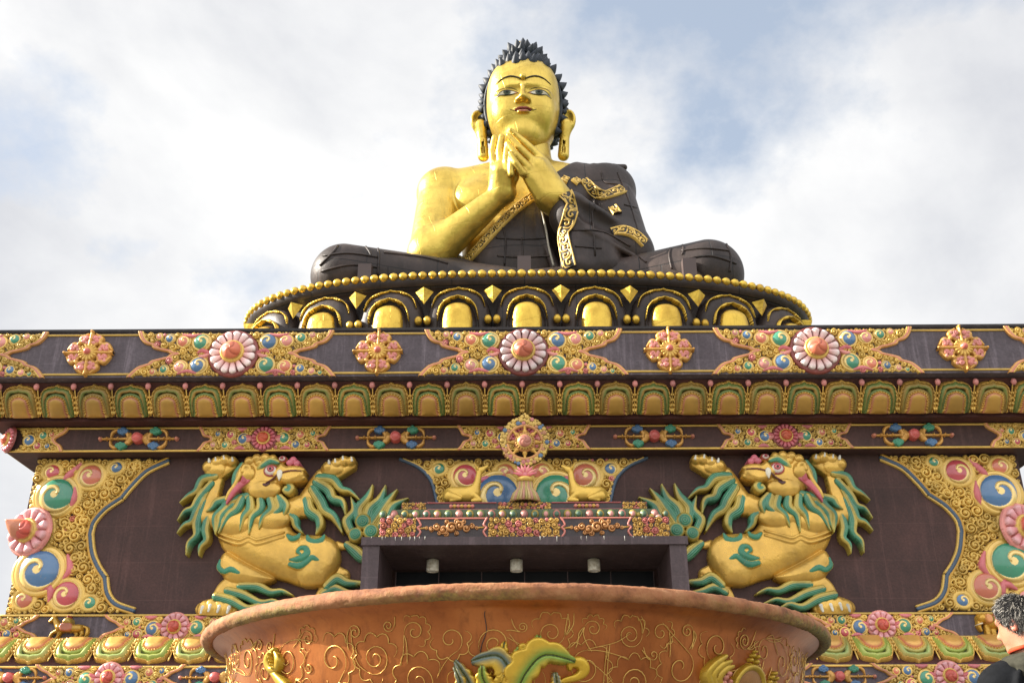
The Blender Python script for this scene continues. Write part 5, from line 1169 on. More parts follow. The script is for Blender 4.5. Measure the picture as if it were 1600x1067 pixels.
ol = catmull([(-.38, -.955), (-.22, -.905), (-.09, -.865), (0, -.885), (.09, -.865), (.22, -.905), (.38, -.955), (.21, -1.045), (0, -1.08), (-.21, -1.045)], 4, True)[::-1]
lips = patch('lips', ol, lambda Q: np.where((np.abs(Q[:, 1]+.985+.0*Q[:, 0]) < .022)[:, None], C4('3a1014'), np.where((Q[:, 1] > -.985)[:, None], C4('8a4444'), C4('b87868'))), .02, body, 10)
for s in (-1, 1):
    q = catmull([(s*.36, -.95), (s*.46, -.94), (s*.58, -.89)], 5); b = MB(); b.tube(on_face(q[:, 0], q[:, 1], .01), .014, 6, C4('3a1c10')); b.build('mouth_line', M_FEAT, lips, True)
b = MB(); FS = .29; b.ball(on_face(0, 1.13, .04)[0], .15, 12); b.build('forehead_jewel', M_GOLDSKIN, body, True)
# --- robe
hemA, hemB = P3(722, 417, 38.0), P3(838, 300, 38.0)
hn = np.cross(hemB-hemA, [0, 1, 0]); hn /= np.linalg.norm(hn)
if hn[0] < 0: hn = -hn
kL, kR = P3(538, 433, 36.6), P3(1106, 430, 36.6)
HOL = []
def f_robe(p):
    d = smax(f_torso(p, .13), -((p-hemA)@hn), .04)
    a = smin(d_cone(p, sR+np.array([.15, 0, -.1]), eR, 1.28, 1.12), d_cone(p, eR, P3(893, 340, 37.0), 1.15, .95), .4)
    a = smin(a, d_ell(p, sR+np.array([.2, 0, .05]), (1.35, 1.25, 1.2)), .3)
    # sleeve falling from the wrist
    sl = smin(d_cone(p, P3(893, 322, 37.0), P3(903, 420, 36.9), .60, .75), d_cone(p, P3(920, 352, 37.2), P3(940, 420, 37.4), .75, .95), .4)
    sl = smax(sl, -((p-P3(873, 360, 37))@np.array([1., 0, 0])), .05)
    a = smin(a, sl, .35)
    d = smin(d, a, .15)
    # fold line on the chest, shoulder folds
    d = smin(d, chain(p, [P3(842, 322, 37.9), P3(850, 370, 37.6), P3(868, 420, 37.5)], [.10, .16, .2]), .25)
    for a0, b0, r in (((884, 263, 39.1), (978, 296, 38.6), .2), ((905, 264, 39.4), (975, 262, 39.6), .2), ((880, 275, 38.6), (935, 300, 38.2), .2), ((958, 262, 39.5), (985, 330, 38.9), .16), ((930, 268, 39.2), (985, 345, 38.4), .14), ((880, 292, 38.2), (935, 345, 37.6), .16), ((915, 360, 36.4), (990, 400, 37.0), .14), ((900, 335, 36.4), (985, 372, 37.2), .12)):
        d = smin(d, d_cone(p, P3(*a0), P3(*b0), r, r*.8), .12)
    for h0, h1 in zip(HOL[:-1], HOL[1:]): d = smax(d, -d_cone(p, h0, h1, .42, .42), .22)
    for k in range(5): d = smin(d, d_ell(p, P3(888+k*13, 267, 39.3), (.20, .5, .16+.07*(k % 2))), .06)
    return d
_h = march(f_robe, [902, 922, 942, 958], [316, 332, 344, 352]); HOL[:] = [q+np.array([0, -.05, 0]) for q in _h]
def f_legs(p):
    L1 = smin(d_cone(p, kL, P3(716, 446, 38.0), 1.36, 1.05), d_cone(p, P3(716, 446, 38.0), P3(800, 445, 36.6), 1.05, .7), .4); L1 = smin(L1, d_cone(p, kL+np.array([.0, 1.0, -.1]), P3(700, 440, 40.5), 1.3, 1.3), .4)
    R1 = smin(d_cone(p, kR, P3(960, 446, 37.8), 1.45, 1.05), d_cone(p, kR+np.array([0, 1.0, -.1]), P3(930, 440, 40.5), 1.3, 1.3), .4); R1 = smin(R1, d_cone(p, P3(960, 446, 37.8), P3(830, 448, 36.4), 1.0, .7), .4)
    d = np.minimum(L1, R1)
    return smax(d, 19.45-p[:, 2], .05)
V, F = nets(f_robe, (-4.6, 34.9, 20.4), (6.6, 42.6, 29.4), .055); robe = mesh('robe', V, F, M_ROBE, statue)
V, F = nets(f_legs, (-10.4, 34.4, 19.3), (10.6, 42.5, 23.9), .06); mesh('robe_skirt', V, F, M_ROBE, robe)
# sheet seams standing proud over the robe
def seam(fn, path, r=.035, par=robe, mat=None, nn=24, lift=.01):
    q = catmull(path, 6); q = march(fn, q[:, 0], q[:, 1]); q = q[np.abs(fn(q)) < .06]
    if len(q) < 4: return
    g_ = grad(fn, q); b = MB(); b.tube(q+g_*lift, r, 6); b.build('seam', mat or M_ROBE, par, True)
for pa in ([(570, 384), (576, 392), (580, 400)], [(590, 386), (592, 400), (590, 430)], [(505, 400), (545, 396), (590, 402)], [(500, 415), (520, 395), (528, 384)], [(600, 395), (660, 402), (700, 412)], [(502, 424), (548, 414), (592, 418)],
           [(1048, 388), (1046, 400), (1050, 420)], [(1065, 378), (1068, 390), (1066, 398)], [(1065, 392), (1100, 388), (1140, 392)], [(1068, 405), (1110, 400), (1150, 412)], [(1135, 382), (1142, 400), (1140, 425)], [(1000, 402), (1010, 410)]): seam(f_legs, pa, .05)
for pa in ([(775, 372), (815, 374), (855, 372)], [(777, 400), (815, 402), (860, 400)], [(780, 345), (790, 372), (788, 415)], [(815, 372), (818, 415)], [(925, 285), (930, 330)], [(895, 360), (940, 362), (985, 385)], [(898, 385), (940, 388)], [(925, 330), (930, 400)], [(975, 320), (1000, 326)], [(965, 270), (985, 320), (1000, 370)], [(940, 270), (945, 285), (965, 288)]): seam(f_robe, pa, .04)
seam(f_robe, [(843, 322), (850, 350), (857, 385), (866, 417)], .05, robe, nmat('pale_fold_edge')[0], lift=.06)  # pale raised line along the chest fold
bpy.data.materials['pale_fold_edge'].node_tree.nodes['Principled BSDF'].inputs['Base Color'].default_value = (.35, .31, .25, 1)
# --- gold scroll borders of the robe
M_BORD = painted('gilt_border', .4, 3, .15, .005)
def border(fn, path, w, name='gold_border', lift=.05, seed=0):
    q = catmull(path, 10); wp = march(fn, q[:, 0], q[:, 1]); wp = wp[np.abs(fn(wp)) < .08]
    if len(wp) < 4: return
    for _ in range(2): wp[1:-1] = (wp[:-2]+wp[1:-1]*2+wp[2:])/4
    s = np.concatenate([[0], np.cumsum(np.linalg.norm(np.diff(wp, axis=0), axis=1))]); Ls = s[-1]; g_ = grad(fn, wp, .15)
    rel = Relief(0, Ls, -w/2, w/2, .02); al = (slice(None), slice(None)); rel.put(al, .02+0*rel.X, C4('20160e'), np.abs(rel.Z) < w/2)
    for z in (-w/2+.035, w/2-.035): rel.stroke([(x, z) for x in np.linspace(0, Ls, 12)], .035, .03, 1, GOLD, n=3)
    n = max(2, int(Ls/(w*.62)))
    for k in range(n):
        x = Ls*(k+.5)/n; sg = 1 if k % 2 else -1; R = w*.27
        rel.stroke([(x+(R-R*.8*t)*cos(5.5*t*sg+k), sg*w*.07+(R-R*.8*t)*sin(5.5*t*sg+k)) for t in np.linspace(0, 1, 8)], .036, .04, 1, GOLD, n=3)
        rel.stroke([(x-R, -sg*w*.3), (x, -sg*w*.36), (x+R, -sg*w*.24), (x+R*1.3, sg*w*.1)], .03, .04, 1, GOLD, n=3)
    def fn2(X, H, Z):
        c = np.stack([np.interp(X, s, wp[:, k]) for k in range(3)], 1); nn = np.stack([np.interp(X, s, g_[:, k]) for k in range(3)], 1); nn /= np.linalg.norm(nn, axis=1)[:, None]
        e = .08; t = np.stack([np.interp(X+e, s, wp[:, k])-np.interp(X-e, s, wp[:, k]) for k in range(3)], 1); t /= np.linalg.norm(t, axis=1)[:, None]+1e-9; bt = np.cross(nn, t); bt /= np.linalg.norm(bt, axis=1)[:, None]+1e-9
        return c+bt*Z[:, None]+nn*(H+lift)[:, None]
    V, F, Cc = rel.arrays(fn2, sink=.10); mesh(name, V, F, M_BORD, robe, Cc)
f_all = lambda p: np.minimum(f_robe(p), f_skin(p))
border(lambda p: f_torso(p, .16), [(724, 414), (748, 388), (775, 358), (803, 330), (834, 306)], .42, seed=1)
border(f_robe, [(884, 303), (892, 325), (889, 345), (882, 365), (884, 385), (891, 418)], .62, seed=2)
border(f_robe, [(956, 364), (975, 361), (993, 368), (1007, 381)], .50, seed=3)
border(f_robe, [(910, 281), (925, 296), (941, 306), (956, 303), (973, 296)], .50, seed=4)
border(f_robe, [(957, 324), (965, 335)], .42, seed=5); border(f_robe, [(878, 280), (888, 284)], .42, seed=6); border(f_robe, [(896, 281), (905, 288)], .42, seed=7)
# junction boxes bolted on the throne edge in front of the legs
for k, (x, y) in enumerate(((571, 421), (819, 409), (1076, 412))):
    q = P3(x, y, 34.6 if k == 1 else 35.2); b = MB(); b.box(q[0]-.26, q[0]+.26, q[1]-.2, q[1]+.2, 19.50, q[2]+.15, None); b.lathe([(.001, .27), (.12, .27), (.14, .24), (.14, .2)], 12, (q[0], q[1]-.02, q[2]-.1), None, 'z')
    o = b.build('floodlight_box', nmat('brown_metal_box')[0], None); tag(o, ('small brown metal box on the throne rim at the left knee', 'small brown metal box on the throne rim at the middle', 'small brown metal box on the throne rim at the right knee')[k], 'box', 'metal boxes behind the bead rim')
for m in bpy.data.materials:
    if m.name.startswith('brown_metal_box'): m.node_tree.nodes['Principled BSDF'].inputs['Base Color'].default_value = (.06, .035, .03, 1)
# ------------------------------------------------------------------ copper coloured offering bowl in front
BX, BY, BR = P(804, 921, 6.27)[0]-.02, 8.77, 2.465; BZ = P(804, 921, 6.27)[1]
bowl = empty('offering_bowl', (BX, BY, 0), label='huge copper coloured bowl with mossy rim and gold scroll lines, in the foreground', cat='bowl')
M_COP, N, L, b = nmat('copper_paint'); p = geo_pos(N)
n = noise(N, L, 1.6, 7, .6, p); r = ramp(N, L, n.outputs['Fac'], [(.3, (.24, .07, .020)), (.5, (.38, .125, .034)), (.72, (.50, .185, .055))])
mp = N.new('ShaderNodeMapping'); mp.inputs['Scale'].default_value = (6, 6, .7); L.new(p, mp.inputs[0])
s = noise(N, L, 2.2, 7, .7, mp.outputs[0]); sr = ramp(N, L, s.outputs['Fac'], [(.52, (0,)*3), (.72, (.5,)*3)]); L.new(mixc(N, L, sr.outputs[0], r.outputs[0], (.11, .035, .015)), b.inputs['Base Color'])
b.inputs['Metallic'].default_value = .6; b.inputs['Specular IOR Level'].default_value = .3; rr = N.new('ShaderNodeMapRange'); L.new(n.outputs['Fac'], rr.inputs[0]); rr.inputs[3].default_value = .36; rr.inputs[4].default_value = .25; L.new(rr.outputs[0], b.inputs['Roughness'])
n2 = noise(N, L, 9, 5, .6, p); bump(N, L, n2.outputs['Fac'], b, .25, .01)
M_RIM, N, L, b = nmat('rough_mossy_rim'); p = geo_pos(N)
n = noise(N, L, 7, 8, .65, p); r = ramp(N, L, n.outputs['Fac'], [(.3, (.14, .045, .016)), (.5, (.29, .11, .04)), (.7, (.38, .175, .075))])
sx = N.new('ShaderNodeSeparateXYZ'); L.new(p, sx.inputs[0]); n3 = noise(N, L, 11, 7, .7, p)
a1 = N.new('ShaderNodeMath'); a1.operation = 'MULTIPLY_ADD'; L.new(n3.outputs['Fac'], a1.inputs[0]); a1.inputs[1].default_value = .17; L.new(sx.outputs['Z'], a1.inputs[2])
mr = N.new('ShaderNodeMapRange'); L.new(a1.outputs[0], mr.inputs[0]); mr.inputs[1].default_value = BZ+.055; mr.inputs[2].default_value = BZ+.095; mr.inputs[3].default_value = .95; mr.inputs[4].default_value = 0
n4 = noise(N, L, 1.1, 3, .5, p); m4 = ramp(N, L, n4.outputs['Fac'], [(.42, (.1,)*3), (.6, (.85,)*3)]); mm = N.new('ShaderNodeMath'); mm.operation = 'MULTIPLY'; L.new(mr.outputs[0], mm.inputs[0]); L.new(m4.outputs[0], mm.inputs[1])
n6 = noise(N, L, 40, 4, .6, p); moss = ramp(N, L, n6.outputs['Fac'], [(.35, (.05, .06, .012)), (.65, (.22, .20, .03))])
L.new(mixc(N, L, mm.outputs[0], r.outputs[0], moss.outputs[0]), b.inputs['Base Color']); b.inputs['Roughness'].default_value = .8; bump(N, L, n.outputs['Fac'], b, .8, .03)
prof = [(2.425, -.03), (2.40, -.05), (2.36, -.07), (2.325, -.10), (2.30, -.16), (2.27, -.32), (2.225, -.48), (2.15, -.62), (2.0, -.85), (1.75, -1.15), (1.35, -1.4), (1.0, -1.52), (.86, -1.62), (.95, -1.8)]
prof = [(r_, BZ+z) for r_, z in prof]+[(1.2, .02), (1.2, 0)]
b = MB(); b.lathe(prof, 160, (BX, BY, 0)); b.build('wall', M_COP, bowl, True)
b = MB(); b.lathe([(2.42, BZ-.02), (2.2, BZ+.0), (1.9, BZ-.2), (.01, BZ-.25)], 120, (BX, BY, 0)); b.build('inside', M_COP, bowl, True)
b = MB(); n_, m_ = 900, 22; th = np.linspace(0, 2*pi, n_, endpoint=False); ph = np.linspace(0, 2*pi, m_, endpoint=False); rg = np.random.RandomState(3)
def fn_noise(t, ks, amp):
    out = 0
    for k in ks: out = out+amp/len(ks)**.5*np.sin(k*t+rg.rand()*6.3)
    return out
V = []
for f in ph:
    rr_ = .050+fn_noise(th, [41, 67, 97, 131, 173, 211], .0022)+fn_noise(th, [7, 13, 19, 29], .0025)
    V.append(np.stack([(BR+rr_*cos(f))*np.cos(th)+BX, (BR+rr_*cos(f))*np.sin(th)+BY, BZ+rr_*1.0*sin(f)+fn_noise(th, [3, 5, 8], .0)], 1))
V = np.stack(V, 1).reshape(-1, 3); i, j = np.meshgrid(np.arange(n_), np.arange(m_), indexing='ij'); i2 = (i+1) % n_; j2 = (j+1) % m_
b.add(V, np.stack([i*m_+j, i2*m_+j, i2*m_+j2, i*m_+j2], -1).reshape(-1, 4)); b.build('rim', M_RIM, bowl, True)
pz = np.array([z for r_, z in prof][::-1]); pr_ = np.array([r_ for r_, z in prof][::-1])
def wallR(z): return np.interp(z, [BZ-1.15, BZ-.85, BZ-.62, BZ-.48, BZ-.34, BZ-.20, BZ-.14, BZ-.10], [1.75, 2.0, 2.15, 2.225, 2.272, 2.296, 2.31, 2.328])
def f_bowl(p): return np.hypot(p[:, 0]-BX, p[:, 1]-BY)-wallR(p[:, 2])
def bs(pts):      # photo pixels -> (arc length, height) on the bowl wall
    a = np.asarray(pts, float); q = march(f_bowl, a[:, 0], a[:, 1], 4.0, 9.5); return [(math.atan2(x-BX, -(y-BY))*2.17, z) for x, y, z in q]
def onbowl(s, z, h):
    a = np.asarray(s)/2.17; R = wallR(z)+h; return np.stack([BX+np.sin(a)*R, BY-np.cos(a)*R, np.asarray(z)], -1)
# drawn gold line scrolls
b = MB(); rg = np.random.RandomState(12); zt, zb = BZ-.10, BZ-.75
def line(pts, r=.0042):
    pts = np.array([q for q in pts if zb < q[1] < zt]); 
    if len(pts) < 4: return
    w = np.interp(np.linspace(0, 1, len(pts)), [0, .15, .85, 1], [.35, 1, 1, .35]); b.tube(onbowl(pts[:, 0], pts[:, 1], .0008), .75*r*w*rg.uniform(.8, 1.25), 5)
def spiral(cx, cz, R, a0, sg, turns=1.7, n=34): return [(cx+R*(1-.86*t)*cos(a0+sg*t*turns*2*pi), cz+R*(1-.86*t)*sin(a0+sg*t*turns*2*pi)) for t in np.linspace(0, 1, n)]
cells = pack([(-3.35, zb), (3.35, zb), (3.35, zt), (-3.35, zt)], [], .15, .04, 5, 12000, 1.08)
for x, z, R in cells:
    sg = 1 if rg.rand() < .5 else -1; a0 = rg.rand()*6.3; tn = rg.uniform(1.2, 2.0)
    line(spiral(x, z, R*.62, a0, sg, tn), .0046)
    t0 = np.array([x+R*.62*cos(a0), z+R*.62*sin(a0)]); d = np.array([sin(a0)*sg, -cos(a0)*sg]); nr_ = np.array([cos(a0), sin(a0)]); k = rg.randint(1, 4)
    for q in range(k):        # combed tail lines sweeping off the spiral
        o_ = nr_*q*R*.16; bend = rg.uniform(-.5, .9); line(catmull([t0+o_*.2, t0+d*R*.5+o_, t0+d*R*1.1+o_-nr_*R*bend*.5, t0+d*R*1.6+o_*1.4-nr_*R*bend*1.2], 9), .0040)
    if R > .08:               # lobed cloud edge part way round
        n_l = rg.randint(4, 8); aa = rg.rand()*6.3; st_ = rg.uniform(.55, .8); pts = []
        for q in range(n_l): pts += [(x+R*(.80+.20*sin(pi*t))*cos(aa+(q+t)*st_), z+R*(.80+.20*sin(pi*t))*sin(aa+(q+t)*st_)) for t in np.linspace(0, 1, 10)]
        line(pts, .0040)
M_LINE, N, L, bb = nmat('gold_line_paint'); bb.inputs['Base Color'].default_value = (.55, .33, .08, 1); bb.inputs['Metallic'].default_value = .6; bb.inputs['Roughness'].default_value = .35
o = b.build('scroll_lines', M_LINE, bowl, True); o['kind'] = 'stuff'
# crack and joint lines
b = MB(); q = bs([(757, 936), (760, 948), (757, 960), (760, 985), (752, 1010), (748, 1040)]); b.tube(onbowl(*np.array(catmull(q, 5)).T, .001), .003, 5); b.build('crack', nmat('dark_crack')[0], bowl, True); bpy.data.materials['dark_crack'].node_tree.nodes['Principled BSDF'].inputs['Base Color'].default_value = (.03, .015, .01, 1)
# moulded ornaments on the wall
def bowl_relief(pxa, pxb, pya, pyb, res=.0038):
    a = bs([(pxa, pya), (pxa, pyb), (pxb, pya), (pxb, pyb)]); s0 = min(q[0] for q in a); s1 = max(q[0] for q in a); return Relief(s0-.05, s1+.05, min(q[1] for q in a)-.12, max(q[1] for q in a)+.05, res)
LFG = C4('c9a637', .4); LFN = C4('6c8f3a', .15); LFB = C4('4c6668', .1)
def leaf(rel, spine, w, base=.015, tint=LFN, seed=0, side=0):
    """acanthus leaf: scalloped lobes either side of a grooved midrib, shaded from gold rim to its own tint"""
    p = np.array(bs(spine)); q = catmull(p, 14); n = len(q); t = np.linspace(0, 1, n); T = np.gradient(q, axis=0); T /= np.linalg.norm(T, axis=1)[:, None]; nr = np.stack([-T[:, 1], T[:, 0]], 1)
    wd = np.interp(t, np.linspace(0, 1, len(w)), w); saw = .80+.26*np.abs(np.sin(pi*(t*5.2+seed*.3))); saw2 = .80+.26*np.abs(np.sin(pi*(t*4.6+.4+seed*.2)))
    wa, wb = (1.25, .65) if side > 0 else ((.65, 1.25) if side < 0 else (1, 1))
    out = [tuple(a) for a in q+nr*(wd*saw*wa)[:, None]]+[tuple(a) for a in (q-nr*(wd*saw2*wb)[:, None])[::-1]]
    pw = rel.win(min(o[0] for o in out), max(o[0] for o in out), min(o[1] for o in out), max(o[1] for o in out))
    if pw is None: return
    X, Z = rel.X[pw], rel.Z[pw]; m = inpoly(X, Z, out); d = segdist(X, Z, out); ds = segdist(X, Z, q, False); W_ = max(w)
    k = np.clip(1-np.abs(ds-.012)/(W_*.55), 0, 1)[..., None]**1.5; C = LFG*(1-k)+tint*k; g = ds < .0045; C[g] = C4('37461f')
    h = base+.030*np.sqrt(1-(1-np.clip(d/.02, 0, 1))**2)+.018*np.clip(ds/W_, 0, 1)-.012*np.exp(-(ds/.006)**2)
    mm = m & (h > rel.H[pw]-.012); rel.put(pw, h, C, mm, 'over')
R1 = bowl_relief(700, 915, 985, 1085)
R1.stroke(bs([(862, 1078), (880, 1064), (900, 1058), (911, 1048), (906, 1036), (892, 1036), (890, 1044)]), [.014, .016, .022, .034, .036, .026, .014], .02, 1, C4('c9a632', .4))
for sp, w, c, s_, sd_, b_ in (([(742, 1082), (728, 1056), (711, 1031)], [.05, .045, .008], LFB, 3, 0, .012), ([(812, 1040), (824, 1022), (838, 1010), (842, 992)], [.04, .07, .05, .012], LFN, 2, 0, .015), ([(800, 1050), (806, 1030), (812, 1011)], [.03, .045, .012], LFN, 5, 0, .012), ([(782, 1030), (786, 1018), (789, 1002)], [.03, .035, .010], LFG, 1, 0, .014),
                     ([(803, 1085), (798, 1052), (778, 1026), (737, 1034)], [.05, .085, .085, .012], LFB, 0, 1, .035), ([(806, 1088), (822, 1052), (850, 1026), (896, 1036)], [.06, .10, .085, .010], LFN, 1, 1, .055), ([(770, 1086), (757, 1062), (755, 1040)], [.05, .05, .008], LFN, 1, 0, .05), ([(776, 1090), (784, 1066), (790, 1052)], [.04, .045, .010], LFG, 4, 0, .04),
                     ([(724, 1092), (722, 1066), (711, 1040)], [.04, .035, .006], LFB, 3, 0, .03), ([(872, 1088), (868, 1066), (866, 1050)], [.03, .035, .008], LFB, 0, 0, .03)):
    leaf(R1, sp, w, b_, c, s_, sd_)
M_GOLDP = painted('gold_green_moulding', .32, 9, .2, .004)
def brel(rel, name):
    V, F, Cc = rel.arrays(lambda X, H, Z: onbowl(X, Z, H), sink=.01); return mesh(name, V, F, M_GOLDP, bowl, Cc)
brel(R1, 'leaf_ornament')
R2 = bowl_relief(412, 470, 1012, 1085)
R2.stroke(bs([(432, 1014), (424, 1024), (422, 1035), (427, 1046), (436, 1044), (439, 1032), (434, 1020)]), [.012, .024, .03, .026, .024, .03, .014], .02, .9, LFG)
R2.stroke(bs([(427, 1046), (429, 1052), (436, 1058), (452, 1075)]), [.022, .016, .03, .05], .02, .9, LFG)
for k in range(5): a = bs([(429+k*1.4, 1022+k*5.5)])[0]; R2.blob(a[0], a[1], .008, .008, .05, .012, col=LFG)
brel(R2, 'jewel_ornament')
R3 = bowl_relief(1092, 1225, 1010, 1085)
c0 = bs([(1163, 1082)])[0]
R3.blob(c0[0], c0[1], .165, .165, .02, .03, col=C4('9a6a35', .2)); R3.stroke([(c0[0]+.155*cos(a), c0[1]+.155*sin(a)) for a in np.linspace(.0, pi, 14)], .02, .03, 1.2, LFG)
for sp in ([(1105, 1075), (1098, 1055), (1110, 1038), (1126, 1026)], [(1112, 1078), (1106, 1058), (1118, 1042), (1133, 1034)], [(1120, 1078), (1115, 1062), (1124, 1048), (1136, 1042)]): R3.stroke(bs(sp), [.02, .024, .022, .014], .05, .8, LFG)
for k, (x, y) in enumerate(((1124, 1060), (1129, 1054), (1121, 1068), (1130, 1066), (1127, 1073))): a = bs([(x, y)])[0]; R3.blob(a[0], a[1], .018, .018, .05, .03, col=C4('c9806a'))
for x, y, r_ in ((1178, 1018, .010), (1174, 1024, .014), (1181, 1026, .014), (1170, 1031, .014), (1179, 1034, .016), (1167, 1039, .015), (1176, 1042, .014), (1208, 1052, .014), (1203, 1058, .015), (1210, 1060, .014), (1199, 1066, .016), (1207, 1068, .014)): a = bs([(x, y)])[0]; R3.blob(a[0], a[1], r_, r_, .02, r_*1.2, col=LFG)
brel(R3, 'mirror_ornament')
# ------------------------------------------------------------------ the man at the right edge, seen from behind, head turned to the left and bent
MX, MY = P(1588, 976, 5.3)[0], 5.3; HZ = P(1588, 976, 5.3)[1]
man = empty('person', (MX, MY, 0), label='grey haired man in a black hooded jacket seen from behind at the right edge', cat='person')
hc = np.array([MX+.012, MY, HZ+.008]); HM = (rotM('z', R_(38))@rotM('x', R_(14)))      # face towards -X +Y, bent down
fw = np.array([-sin(R_(42)), cos(R_(42)), -.2]); fw /= np.linalg.norm(fw); rt = np.cross(fw, [0, 0, 1.]); rt /= np.linalg.norm(rt); upv = np.cross(rt, fw)
H_ = lambda f, r, u: hc+fw*f+rt*r+upv*u
HB = np.stack([rt, fw, upv], 1)
def m_head(p):
    d = d_ell(p, H_(0, 0, .015), (.078, .098, .112), HB); d = smin(d, d_ell(p, H_(.03, 0, -.06), (.058, .075, .075), HB), .03)
    d = smin(d, d_cone(p, H_(.085, 0, .0), H_(.112, 0, -.035), .010, .017), .015); d = smin(d, d_ell(p, H_(.075, 0, -.112), (.03, .03, .025), HB), .02)
    d = smin(d, d_ell(p, H_(.088, 0, -.075), (.028, .014, .012), HB), .01); d = smin(d, d_ell(p, H_(.082, 0, .03), (.045, .02, .012), HB), .02)
    for s in (-1, 1):
        e = smax(d_ell(p, H_(-.005, s*.080, -.018), (.014, .022, .034), HB), -d_ell(p, H_(0, s*.094, -.016), (.010, .013, .022), HB), .006); d = smin(d, e, .008)
    return smin(d, d_cone(p, H_(-.02, 0, -.08), np.array([MX+.02, MY-.01, HZ-.19]), .058, .064), .03)
sz = HZ-.22
def hand(p, w, d0, s):
    d = d_ell(p, w+d0*.045, (.028, .028, .045)); 
    for k in range(4):
        o = np.array([(k-1.5)*.019, .012*(k % 2), 0]); l = (.040, .046, .042, .032)[k]; d = smin(d, chain(p, [w+d0*.075+o, w+d0*(.08+l)+o, w+d0*(.08+l*1.5)+o+np.array([0, .02, 0])], [.0095, .0085, .0075]), .004)
    return smin(d, chain(p, [w+d0*.03+np.array([-s*.02, 0, 0]), w+d0*.06+np.array([-s*.045, .01, 0]), w+d0*.09+np.array([-s*.05, .02, 0])], [.013, .011, .009]), .006)
wr = {s: np.array([MX+s*.30, MY+.05, sz-.60]) for s in (-1, 1)}
def m_all(p):
    d = np.minimum(m_head(p), 9.); B_ = np.array([MX+.03, MY, 0]); d = smin(d, d_ell(p, B_+np.array([0, 0, sz-.24]), (.16, .10, .26)), .05)
    for s in (-1, 1): d = smin(d, chain(p, [B_+np.array([0, 0, sz-.09]), B_+np.array([s*.17, 0, sz-.10]), B_+np.array([s*.265, -.02, sz-.36]), wr[s]+np.array([0, 0, .02])], [.06, .05, .04, .03]), .03); d = smin(d, hand(p, wr[s], np.array([0, .1, -1.]), s), .012)
    return d
V, F = nets(m_all, (MX-.42, MY-.26, sz-.82), (MX+.46, MY+.26, hc[2]+.20), .0058)
C = np.tile(C4('a8745a'), (len(V), 1)); ears = (np.abs((V-hc)@rt) > .074) & (V[:, 2] > sz+.1); C[ears & (((V-hc)@upv) < .02)] = C4('b4664f')
M_SKIN, N, L, b = nmat('skin'); a = N.new('ShaderNodeVertexColor'); a.layer_name = 'Col'; L.new(a.outputs[0], b.inputs['Base Color']); b.inputs['Roughness'].default_value = .5; b.inputs['Subsurface Weight'].default_value = .1; b.inputs['Subsurface Scale'].default_value = .01
mbody = mesh('body', V, F, M_SKIN, man, C)
# short greying hair
M_HR, N, L, b = nmat('grey_hair'); a = N.new('ShaderNodeVertexColor'); a.layer_name = 'Col'; L.new(a.outputs[0], b.inputs['Base Color']); b.inputs['Roughness'].default_value = .45
def m_scalp(p):
    d = d_ell(p, H_(-.004, 0, .022), (.086, .104, .116), HB); q = p-hc; f_ = q@fw; u_ = q@upv
    keep = np.maximum(np.minimum(f_-.055, 9), -9); cut = np.maximum(f_-.045-.3*np.clip(u_-.0, -1, 1), -(u_+.075+.25*np.clip(f_+.02, -1, .0)*0)); cut = np.maximum(cut, f_*1.2-u_-.045)
    return smax(d, cut, .01)
V, F = nets(m_scalp, hc-.2, hc+.2, .006); hr = mesh('hair', V, F, M_HR, man, np.tile(C4('2b2826'), (len(V), 1)))
b = MB(); rg = np.random.RandomState(9); pick = V[rg.choice(len(V), 9000)]; g_ = grad(m_scalp, pick, .004)
crown = H_(-.05, .01, .11)
for q, n_ in zip(pick, g_):
    if np.linalg.norm(q-hc) < .075: continue
    t = q-crown; t = t-n_*(t@n_); t /= np.linalg.norm(t)+1e-6; t = t+rg.normal(size=3)*.35; l = rg.uniform(.012, .028)
    k = rg.rand(); low = ((q-hc)@upv < .03); c = C4('1d1a19') if k < (.52 if low else .78) else (C4('6d6862') if k < .86 else C4('bcb5aa'))
    b.tube([q, q+n_*.006+t*l*.5, q+n_*.006+t*l], [.0011, .0010, .0004], 3, c, cap=False)
b.build('hair_strands', M_HR, hr, True)
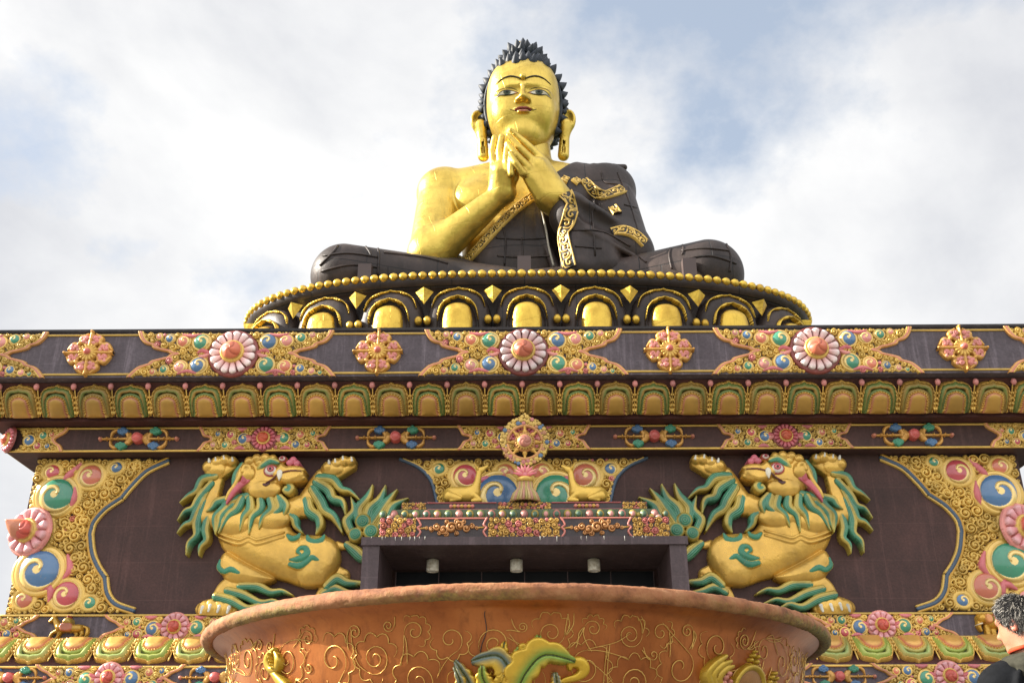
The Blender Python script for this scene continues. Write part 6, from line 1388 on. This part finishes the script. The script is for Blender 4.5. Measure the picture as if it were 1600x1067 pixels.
# jacket, hood, trousers, shoes
def cloth(name, col, rough=.85, sc=30):
    m, N, L, b = nmat(name); p = geo_pos(N); n = noise(N, L, sc, 5, .6, p); r = ramp(N, L, n.outputs['Fac'], [(.3, tuple(v*.7 for v in col)), (.7, tuple(v*1.25 for v in col))]); L.new(r.outputs[0], b.inputs['Base Color']); b.inputs['Roughness'].default_value = rough
    n2 = noise(N, L, sc*.35, 5, .6, p); bump(N, L, n2.outputs['Fac'], b, .5, .01); b.inputs['Specular IOR Level'].default_value = .12; return m
B0 = np.array([MX+.03, MY, 0])
def m_jacket(p):
    d = d_ell(p, B0+np.array([0, 0, sz-.22]), (.215, .145, .30), None, 2.3); d = smin(d, d_ell(p, B0+np.array([0, 0, sz-.52]), (.19, .14, .22), None, 2.3), .08)
    d = smin(d, d_cone(p, B0+np.array([-.15, 0, sz-.055]), B0+np.array([.15, 0, sz-.055]), .085, .085), .06); d = smin(d, d_cone(p, B0+np.array([0, 0, sz-.05]), B0+np.array([0, 0, sz+.01]), .12, .075), .05)
    for s in (-1, 1):
        d = smin(d, chain(p, [B0+np.array([s*.195, 0, sz-.085]), B0+np.array([s*.27, -.02, sz-.36]), wr[s]+np.array([0, 0, .02])], [.085, .065, .048]), .05)
        for k, (a0, b0) in enumerate((((s*.12, -.13, -.02), (s*.20, -.10, -.30)), ((s*.05, -.145, -.10), (s*.14, -.15, -.42)), ((s*.23, -.06, -.12), (s*.20, -.09, -.35)))): d = smin(d, d_cone(p, B0+np.array([a0[0], a0[1], sz+a0[2]]), B0+np.array([b0[0], b0[1], sz+b0[2]]), .012, .008), .03)
    return d
V, F = nets(m_jacket, (MX-.48, MY-.32, sz-.78), (MX+.52, MY+.3, sz+.14), .010); jk = mesh('jacket', V, F, cloth('black_knit', (.006, .0065, .008)), man)
def m_hood(p):
    c = B0+np.array([-.01, -.03, sz+.03]); d = d_ell(p, c, (.135, .125, .06)); d = smax(d, -d_ell(p, c+np.array([-.02, .03, .05]), (.085, .085, .07)), .02)
    d = smin(d, d_ell(p, B0+np.array([.03, -.125, sz-.02]), (.135, .05, .075)), .04)
    for a0, b0 in (((-.12, -.08, .02), (.10, -.15, .02)), ((-.10, -.11, -.02), (.12, -.165, -.04)), ((-.13, -.02, .04), (-.05, -.12, .055))): d = smin(d, d_cone(p, B0+np.array([a0[0], a0[1], sz+a0[2]]), B0+np.array([b0[0], b0[1], sz+b0[2]]), .014, .012), .02)
    return d
V, F = nets(m_hood, (MX-.25, MY-.3, sz-.16), (MX+.27, MY+.2, sz+.16), .006); mesh('hood', V, F, cloth('olive_hood_lining', (.040, .038, .028)), jk)
b = MB(); ringp = [B0+np.array([.0-.014, -.005, sz+.105])+np.array([cos(a)*.070, sin(a)*.070, .012*sin(a*1.0+2)]) for a in np.linspace(0, 2*pi, 28, endpoint=False)]
b.tube(ringp, .011, 6, None, True); b.build('collar', cloth('red_collar', (.55, .07, .03)), man, True)
b = MB(); e0 = H_(-.012, -.078, .012); b.tube([H_(.05, -.075, .025), H_(.0, -.084, .022), e0, H_(-.022, -.084, -.02)], .0028, 6); b.build('spectacle_arm', cloth('red_plastic', (.4, .05, .04), .3), man, True)
def m_legs(p):
    d = d_ell(p, B0+np.array([0, 0, sz-.68]), (.18, .135, .16))
    for s in (-1, 1): d = smin(d, chain(p, [B0+np.array([s*.09, 0, sz-.70]), B0+np.array([s*.11, .01, .48]), B0+np.array([s*.12, -.01, .08])], [.105, .075, .06]), .04)
    return d
V, F = nets(m_legs, (MX-.25, MY-.2, .05), (MX+.32, MY+.2, sz-.45), .013); mesh('trousers', V, F, cloth('dark_trousers', (.03, .035, .05)), man)
for s in (-1, 1):
    c = B0+np.array([s*.12, .05, 0]); V, F = nets(lambda p: smax(smin(d_cone(p, c+np.array([0, -.09, .05]), c+np.array([0, .10, .035]), .05, .04), d_ell(p, c+np.array([0, -.07, .08]), (.048, .055, .05)), .03), -p[:, 2]+.003, .01), (c[0]-.1, c[1]-.2, -.01), (c[0]+.1, c[1]+.2, .16), .008)
    mesh('shoe', V, F, cloth('shoe_leather', (.02, .018, .016), .5), man)
